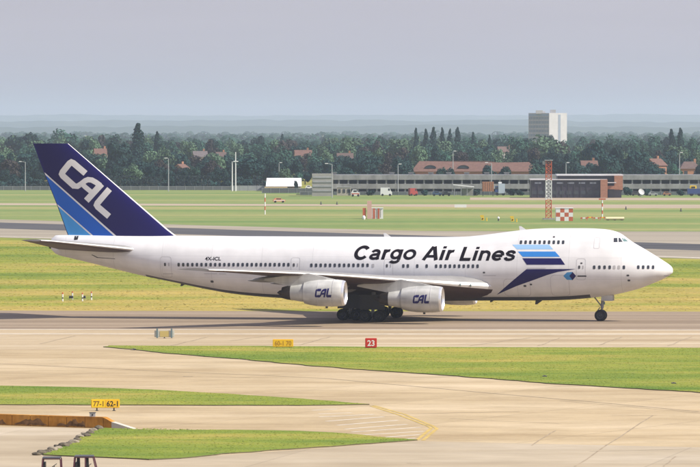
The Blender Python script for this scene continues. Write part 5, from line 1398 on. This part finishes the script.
for sx in (-1, 0, 1): mb = MB(); mb.box((sx * 7 * s, 0, .08), (.4, 1.0, .16)); mb.build('cradle', BARK, pp_)
def bandpole(px, ybase, ytop, label, name='striped_pole', r=.10, first=0, n_=5):
    g = G(px, ybase); d = g.y; hp = zat(ytop, d); o_ = thing(name, label, 'pole', (g.x, g.y, 0))
    for k in range(n_): mb = MB(); mb.tube((0, 0, hp * k / n_), (0, 0, hp * (k + 1) / n_), r, r, 8); mb.build('band', (WHITE, ORANGE)[(k + first) % 2], o_)
    return o_
bandpole(265, 214.5, 193.5, 'thin red and white pole on the far grass below the warehouse', r=.13)
wp = bandpole(602.3, 217.5, 199.5, 'red and white pole with small wind gauge over the barriers', r=.15)
mb = MB(); mb.box((0, 0, zat(200, G(602, 217.5).y) + .2), (1.6, .3, .3)); mb.build('gauge', ORANGE, wp)
# striped aerial huts
g = G(371, 218.8); d = g.y; s = d / F
sh = thing('striped_aerial_hut', 'red and white striped aerial hut with a taller middle column', 'hut', (g.x, g.y, 0))
mb = MB(); mb.box((1.0, 1.6, 10.6 * s / 2), (15.5 * s, 3, 10.6 * s)); mb.build('wall', WHITE, sh)
for px, w_ in ((364.3, 3.2), (369.5, 2.6), (374.0, 1.8), (378.6, 1.8)):
    mb = MB(); mb.box(((px - 371) * s, .04, 5.4 * s), (w_ * s, .12, 10.8 * s)); mb.build('red_stripe', ORANGE, sh)
mb = MB(); mb.box(((369.4 - 371) * s, .6, (zat(201, d)) / 2), (4.4 * s, 1.6, zat(201, d))); mb.build('column', mat('faded_pink', (.62, .38, .32), .6), sh)
mb = MB(); mb.box((1.0, 1.6, 10.8 * s), (16.2 * s, 3.3, .12)); mb.build('roof', WHITE, sh)
for px in (376.3, 380.5): mb = MB(); mb.box(((px - 371) * s, -.05, 5.2 * s), (.8 * s, .08, 8 * s)); mb.build('door', mat('door_grey', (.3, .25, .22), .6), sh)
g = G(363.8, 219.8); bl = MB(); bl.lathe((0, 0, 0), (0, 0, 1), [(0, .25), (.15, .32), (.45, .40), (.75, .33), (.95, .18), (1.0, .01)], 16)
o = bl.build('white_drum', WHITE, smooth=True); o.location = g; tag(o, 'small white drum on the grass left of the striped hut', 'drum')
# white board, yellow markers
g = G(460.5, 208.3); s = g.y / F
wb = thing('white_board', 'low white board standing alone on the far grass', 'board', (g.x, g.y, 0)); mb = MB(); mb.box((0, 0, .62), (12 * s, .15, .78)); mb.build('panel', WHITE, wb)
for sx in (-1, 1): mb = MB(); mb.box((sx * 4.5 * s, 0, .13), (.12, .3, .26)); mb.build('leg', STEEL, wb)
for px, yb, lb in ((482.7, 221, 'left yellow marker unit on the far grass'), (512.6, 222, 'right yellow marker unit on the far grass')):
    g = G(px, yb); s = g.y / F; o_ = thing('marker_unit', lb, 'marker', (g.x, g.y, 0), 0, 'yellow marker units on the far grass')
    mb = MB(); mb.box((0, 0, .5), (3.2 * s, .5, .7), taper=.85); mb.build('case', YEL, o_); mb = MB(); mb.box((-.15, 0, 1.1), (3.6 * s, .3, .38)); mb.build('head', YEL, o_); mb = MB(); mb.tube((.9, 0, 0), (.9, 0, .75), .12, .10, 8); mb.build('leg', YEL, o_)
    mb = MB(); mb.box((0, -.27, .5), (.25, .04, .3)); mb.build('hatch', BLACK, o_)
g = G(498.5, 221); o_ = thing('ground_lamp', 'small dark lamp between the two yellow markers', 'lamp', (g.x, g.y, 0)); mb = MB(); mb.tube((0, 0, 0), (0, 0, .55), .18, .14, 10); mb.build('stem', DGREY, o_); mb = MB(); mb.lathe((0, 0, .55), (0, 0, 1), [(0, .25), (.2, .27), (.4, .12), (.45, .01)], 12); mb.build('globe', WHITE, o_, smooth=True)

# ---- vehicles far off
def wheels(o_, xs, y_, r, w_=.22):
    for x in xs:
        for s in (-1, 1): mb = MB(); mb.lathe((x, s * y_, r), (0, 1, 0), [(-w_ / 2, .01), (-w_ / 2, r), (w_ / 2, r), (w_ / 2, .01)], 16); mb.build('wheel', RUB, o_, smooth=True)
def van(px, yb, w_px, h_px, m, label, name='van', kind='van', cat='van', stripe=None, rz=0):
    g = G(px, yb); s = g.y / F; Lv, hv = w_px * s, h_px * s; o_ = thing(name, label, cat, (g.x, g.y, 0), rz)
    mb = MB(); hw2 = .95; z0 = .35
    if kind == 'van': side = [(-Lv / 2, z0), (Lv / 2, z0), (Lv / 2, z0 + (hv - z0) * .42), (Lv / 2 - Lv * .07, z0 + (hv - z0) * .5), (Lv / 2 - Lv * .2, hv), (-Lv / 2 + .05, hv)]
    else: side = [(-Lv / 2, z0), (Lv / 2, z0), (Lv / 2, z0 + (hv - z0) * .48), (Lv * .25, z0 + (hv - z0) * .55), (Lv * .12, hv), (-Lv * .32, hv), (-Lv * .46, z0 + (hv - z0) * .55), (-Lv / 2, z0 + (hv - z0) * .5)]
    n_ = len(side); mb.add([(x, -hw2, z) for x, z in side] + [(x, hw2, z) for x, z in side], [tuple(range(n_)), tuple(range(2 * n_ - 1, n_ - 1, -1))] + [(i, n_ + i, n_ + (i + 1) % n_, (i + 1) % n_) for i in range(n_)])
    mb.build('body', m, o_)
    mb = MB(); mb.box((Lv * .24 if kind == 'van' else -.05 * Lv, 0, z0 + (hv - z0) * .74), (Lv * .16 if kind == 'van' else Lv * .40, 2 * hw2 + .03, (hv - z0) * .30)); mb.build('side_window', GLASS, o_)
    if stripe: mb = MB(); mb.box((0, 0, z0 + (hv - z0) * .3), (Lv * .92, 2 * hw2 + .025, (hv - z0) * .18)); mb.build('stripe', stripe, o_)
    wheels(o_, (-Lv * .32, Lv * .32), hw2 - .1, min(.36, hv * .22)); return o_
van(386.2, 196.0, 11.6, 8.3, WHITE, 'plain white van parked before the grey car park')
van(355.5, 196.6, 8.5, 7.0, WHITE, 'white pickup with red sides parked left of the van', 'pickup', 'car', 'pickup', ORANGE)
van(279, 202.6, 12, 4.6, mat('orange_van', (.70, .26, .12), .5), 'low orange and white car driving on the far access road', 'car', 'car', 'car', WHITE, .1)
van(413, 195.8, 8, 7.6, mat('dull_red', (.36, .06, .05), .5), 'red van parked before the grey car park', rz=.3)
van(636, 195.8, 9, 4.5, DGREY, 'dark car parked left of the white dish', 'car', 'car', 'car')
van(653, 195.9, 9, 4.0, STEEL, 'silver car parked right of the white dish', 'car', 'car', 'car')
van(667, 195.9, 8, 4.2, BRICKO, 'orange brown car parked towards the right edge', 'car', 'car', 'car')
van(322, 189.6, 7, 4, WHITE, 'small white car behind the fence left of the car park', 'car', 'car', 'car')
van(309, 189.4, 7, 4, WHITE, 'small white car right of the warehouse', 'car', 'car', 'car')
for x, lb in ((437, 'blue car parked left of the canopy'), (446, 'dark car nearest the left side of the canopy')):
    van(x, 196.0, 9, 5, mat('car_blue', (.05, .09, .16), .4) if x < 440 else DGREY, lb, 'car', 'car', 'car')
# yellow and blue tanker at the right edge
g = G(698, 196); s = g.y / F; tk_ = thing('tanker_truck', 'dark blue truck with yellow cab cut by the right edge', 'truck', (g.x, g.y, 0))
mb = MB(); mb.box((0, 0, 1.5), (6.5, 2.2, 1.6)); mb.build('tank', mat('truck_blue', (.05, .08, .22), .4), tk_); mb = MB(); mb.box((-1.5, -.02, 2.6), (2.2, 2.1, 1.2), taper=.85); mb.build('cab', YEL, tk_); mb = MB(); mb.box((-1.5, -1.0, 2.7), (1.2, .2, .5)); mb.build('window', GLASS, tk_); wheels(tk_, (-2, 0.4, 1.8), .95, .5)
# site cabin left of white pickup
g = G(344, 196); s = g.y / F; cb = thing('site_cabin', 'small grey brown cabin with dark windows left of the white pickup', 'cabin', (g.x, g.y, 0))
mb = MB(); mb.box((0, 1.2, 1.4), (14 * s, 2.4, 2.5)); mb.build('wall', mat('cabin', (.42, .38, .33), .8, var=.2, vscale=1), cb); mb = MB(); mb.box((0, 1.2, 2.72), (14.6 * s, 2.7, .14)); mb.build('roof', STEEL, cb)
for k in range(3): mb = MB(); mb.box(((-4.5 + 4.5 * k) * s, -.04, 1.55), (2.4 * s, .12, 1.1)); mb.build('window', GLASS, cb)
mb = MB(); mb.box((5.6 * s, -.05, 1.1), (1.6 * s, .1, 1.9)); mb.build('door', DGREY, cb)
# canopy with sloping white roof
g = G(464, 196); s = g.y / F; cn = thing('canopy_shelter', 'open shelter with sloping white roof before the car park', 'shelter', (g.x, g.y, 0))
mb = MB(); mb.add([(-11 * s, -2, 11.6 * s), (10 * s, -2, 9.6 * s), (10 * s, 2, 9.6 * s), (-11 * s, 2, 11.6 * s), (-11 * s, -2, 11.0 * s), (10 * s, -2, 8.6 * s), (10 * s, 2, 8.6 * s), (-11 * s, 2, 11.0 * s)], [(0, 1, 2, 3), (7, 6, 5, 4), (0, 4, 5, 1), (1, 5, 6, 2), (2, 6, 7, 3), (3, 7, 4, 0)]); mb.build('roof', WHITE, cn)
for x in (-9.5, -3, 3, 9):
    for y in (-1.7, 1.7): mb = MB(); mb.box((x * s, y, 4.5 * s), (.16, .16, 9 * s)); mb.build('post', STEEL, cn)
mb = MB(); mb.box((3 * s, 1.0, 4 * s), (12 * s, .1, 7 * s)); mb.build('screen', PANEL, cn)
# orange container tower and blue white lorry
g = G(488, 196.2); s = g.y / F; ct_ = thing('container', 'tall orange container standing on a trestle before the car park', 'container', (g.x, g.y, 0))
mb = MB(); mb.box((0, 1, 9.6 * s), (11.6 * s, 2.4, 9.6 * s)); mb.build('body', BRICKO, ct_)
for k in range(5): mb = MB(); mb.box(((-4.6 + 2.3 * k) * s, -.24, 9.6 * s), (.4 * s, .06, 9.2 * s)); mb.build('rib', mat('orange_dark', (.42, .17, .07), .7), ct_)
for x in (-5, 5):
    for y in (.1, 1.9): mb = MB(); mb.box((x * s, y, 2.5 * s), (.2, .2, 5 * s)); mb.build('leg', DGREY, ct_)
g = G(500, 195.5); s = g.y / F; lr = thing('lorry', 'blue and white lorry parked right of the orange container', 'lorry', (g.x, g.y, 0))
mb = MB(); mb.box((1.6 * s, 0, 7.0 * s), (6.5 * s, 2.3, 9.5 * s)); mb.build('box_body', mat('pale_blue_box', (.45, .52, .60), .5), lr); mb = MB(); mb.box((-3.4 * s, 0, 6.4 * s), (3.2 * s, 2.2, 6 * s), taper=.9); mb.build('cab', mat('lorry_blue', (.03, .06, .18), .4), lr)
mb = MB(); mb.box((-3.4 * s, -.03, 7.6 * s), (2.2 * s, 2.2, 1.8 * s)); mb.build('window', GLASS, lr); mb = MB(); mb.box((0, 0, 12.8 * s), (3.4 * s, 1.6, 1.6 * s)); mb.build('roof_unit', WHITE, lr); wheels(lr, (-2.8 * s, 3.2 * s), .95, .42)
# tilted white dish
g = G(641, 196.5); s = g.y / F; ds = thing('dish_antenna', 'tilted white dish on a stand before the right of the car park', 'dish', (g.x, g.y, 0))
mb = MB(); mb.lathe((0, 0, 4.2 * s), Vector((.45, -.8, .5)), [(0, .05), (.12, .55), (.35, 1.0), (.38, 1.03), (.30, .95), (.05, .4), (.02, .01)], 20); mb.build('reflector', mat('dish_grey', (.5, .5, .5), .6), ds, smooth=True)
mb = MB(); mb.tube((0, 0, 0), (0, 0, 4 * s), .14, .12, 8); mb.box((0, 0, .1), (1, 1, .2)); mb.build('stand', STEEL, ds)
# people by the mast
def person(px, yb, top, trousers, label):
    g = G(px, yb); o_ = MB(); mb = MB(); h_ = 1.76
    bmv = [(0, 0, .92), (0, 0, 1.2), (0, 0, 1.42), (0, -.01, 1.52), (0, -.02, 1.64), (.09, 0, .88), (.10, -.03, .48), (.11, 0, .06), (.12, -.14, .03), (-.09, 0, .88), (-.11, .05, .48), (-.13, .08, .06), (-.14, -.05, .03), (.19, 0, 1.40), (.24, 0, 1.12), (.23, -.08, .88), (-.19, 0, 1.40), (-.24, .02, 1.12), (-.23, -.04, .88)]
    ed = [(0, 1), (1, 2), (2, 3), (3, 4), (0, 5), (5, 6), (6, 7), (7, 8), (0, 9), (9, 10), (10, 11), (11, 12), (2, 13), (13, 14), (14, 15), (2, 16), (16, 17), (17, 18)]
    rad = [.15, .15, .16, .06, .11, .10, .07, .05, .045, .10, .07, .05, .045, .065, .05, .04, .065, .05, .04]
    me = bpy.data.meshes.new('person'); me.from_pydata(bmv, ed, []); ob = bpy.data.objects.new('person', me); COL.objects.link(ob)
    md = ob.modifiers.new('s', 'SKIN')
    for i, r in enumerate(rad): me.skin_vertices[0].data[i].radius = (r, r * .85)
    me.skin_vertices[0].data[0].use_root = True
    ob.modifiers.new('u', 'SUBSURF').levels = 1; dg = bpy.context.evaluated_depsgraph_get(); dg.update()
    m2 = bpy.data.meshes.new_from_object(ob.evaluated_get(dg)); ob.modifiers.clear(); ob.data = m2
    m2.materials.clear()
    for m_ in (trousers, top, mat('skin', (.45, .27, .19), .6), mat('hair', (.05, .03, .02), .8)): m2.materials.append(m_)
    for p in m2.polygons:
        z = p.center.z; x = abs(p.center.x); p.material_index = 3 if z > 1.68 else (2 if z > 1.5 or (x > .17 and z < .95) else (1 if z > .92 else 0)); p.use_smooth = True
    ob.location = g; tag(ob, label, 'person', 'people standing by the dark hall'); return ob
person(561.3, 196.8, WHITE, DGREY, 'person in a white top standing before the dark hall, left one')
person(564.8, 196.8, WHITE, STEEL, 'person in a white top standing before the dark hall, right one')
person(553.5, 196.8, mat('pink_cloth', (.6, .25, .2), .8), WHITE, 'person in a pinkish top standing close to the mast')
g = G(577.3, 197.2); o_ = thing('notice_post', 'tan notice board on a post before the dark hall', 'notice board', (g.x, g.y, 0)); s = g.y / F
mb = MB(); mb.box((0, 0, 11.2 * s), (3.4 * s, .15, 1.5 * s)); mb.build('board', mat('tan', (.55, .45, .32), .7), o_); mb = MB(); mb.box((0, .1, 5.6 * s), (.35, .15, 11 * s)); mb.build('post', mat('tan', (.55, .45, .32), .7), o_)
# small dark tufts / studs on the far road edge
for i, (x, y) in enumerate(((321, 204.5), (337, 204.6), (626, 209.5), (681, 211.5))):
    g = G(x, y); mb = MB(); mb.lathe((0, 0, 0), (0, 0, 1), [(0, .3), (.1, .3), (.25, .16), (.7, .13), (.85, .01)], 10); o = mb.build('edge_marker', BLACK, smooth=True); o.location = g
    tag(o, 'small black edge marker ' + ['left of the striped hut, left one', 'left of the striped hut, right one', 'right of the wind gauge pole', 'near the right edge'][i], 'edge marker', 'black edge markers by the far road')
# ditch covers / dark drain on near grass
for i, (x, y, lb) in enumerate(((133.6, 350.3, 'dark drain cover at the tip of the grass wedge'), (674, 384.5, 'dark drain cover in the right of the grass wedge'), (545, 377.5, 'small drain cover in the middle of the grass wedge'))):
    g = G(x, y); s = g.y / F; o_ = thing('drain_cover', lb, 'drain cover', (g.x, g.y, T)); mb = MB(); mb.box((0, 0, .03), (4 * s, .8, .06)); mb.build('slab', DGREY, o_); mb = MB(); mb.box((0, 0, .075), (1.0 * s, .3, .03)); mb.build('handle', BLACK, o_)

# ---- open framed tugs at the bottom left
TUGM = mat('tug_maroon', (.16, .03, .04), .5, var=.2, vscale=2); TUGF = mat('tug_frame', (.10, .03, .045), .5)
def tug(px, ytop, w_px, label, full):
    d = 296.0; s = d / F; W_ = w_px * s; zt = zat(ytop, d)
    o_ = thing('baggage_tug', label, 'baggage tug', (xat(px, d), d, 0), 0)
    Lh = W_ / 2
    mb = MB(); mb.box((0, 0, .62), (W_ * 1.25, 1.25, .5)); b = mb.build('body', TUGM, o_)
    bm = bmesh.new(); bm.from_mesh(b.data); bmesh.ops.bevel(bm, geom=bm.edges[:], offset=.08, segments=2, affect='EDGES'); bm.to_mesh(b.data); bm.free()
    mb = MB(); mb.box((W_ * .48, 0, 1.0), (W_ * .35, 1.1, .35), taper=.9); mb.build('bonnet', TUGM, o_)
    r = .035
    for y in (-.58, .58):
        mb = MB(); mb.tube((-Lh, y, .8), (-Lh * .86, y, zt), r, r, 8); mb.build('roof_post', TUGF, o_)
        mb = MB(); mb.tube((Lh, y, .8), (Lh * (.62 if full else .9), y, zt - .02), r, r, 8); mb.build('roof_post', TUGF, o_)
        if full: mb = MB(); mb.tube((0.0, y, .8), (0.0, y, zt), r, r, 8); mb.build('roof_post', TUGF, o_)
        mb = MB(); mb.tube((-Lh * .86, y, zt), (Lh * (.62 if full else .9), y, zt), r * 1.2, r * 1.2, 8); mb.build('roof_rail', TUGF, o_)
    mb = MB(); mb.box((-Lh * .12 if full else 0, 0, zt + .04), ((1.5 if full else 1.8) * Lh, 1.24, .05)); mb.build('roof_panel', DGREY, o_)
    mb = MB(); mb.box((-Lh * .45, 0, 1.02), (.5, 1.0, .14)); mb.build('seat', BLACK, o_)
    mb = MB(); mb.box((-Lh * .72, 0, 1.32), (.12, 1.0, .6)); mb.build('seat_back', BLACK, o_)
    mb = MB(); mb.tube((Lh * .55, -.2, 1.0), (Lh * .25, -.2, 1.4), .03, .03, 6); N_ = 16
    c = Vector((Lh * .22, -.2, 1.42)); ax = Vector((-.6, 0, .8)); u = Vector((0, 1, 0)); v2 = ax.cross(u)
    for k in range(N_):
        a0_, a1_ = 6.283 * k / N_, 6.283 * (k + 1) / N_
        mb.tube(c + (u * math.cos(a0_) + v2 * math.sin(a0_)) * .2, c + (u * math.cos(a1_) + v2 * math.sin(a1_)) * .2, .02, .02, 6)
    mb.build('steering_wheel', BLACK, o_)
    if full:
        for x in (-Lh * .6, Lh * .1): mb = MB(); mb.box((x, .1, 1.62), (.20, .5, .55), taper=.8); mb.build('headrest', BLACK, o_)
    wheels(o_, (-W_ * .42, W_ * .42), .62, .34, .25)
    return o_
tug(51.5, 458.4, 20, 'open framed dark tug at the bottom left corner, left one', False)
tug(85.5, 456.8, 25, 'open framed dark tug with seats at the bottom edge, right one', True)
# ================================================================== AIR
hz = MB(); hz.box((0, 16350, 78.5), (14000, 33500, 159), 0)
m = bpy.data.materials.new('haze'); m.use_nodes = True
n = m.node_tree.nodes; n.remove(n['Principled BSDF'])
pv = n.new('ShaderNodeVolumePrincipled'); pv.inputs['Density'].default_value = 0.000062
pv.inputs['Color'].default_value = (0.60, 0.72, 0.95, 1); pv.inputs['Anisotropy'].default_value = 0.2
m.node_tree.links.new(pv.outputs[0], n['Material Output'].inputs['Volume'])
o = hz.build('haze', m); o['kind'] = 'stuff'
o['label'] = 'pale blue summer haze over the airfield and the woods'; o['category'] = 'haze'
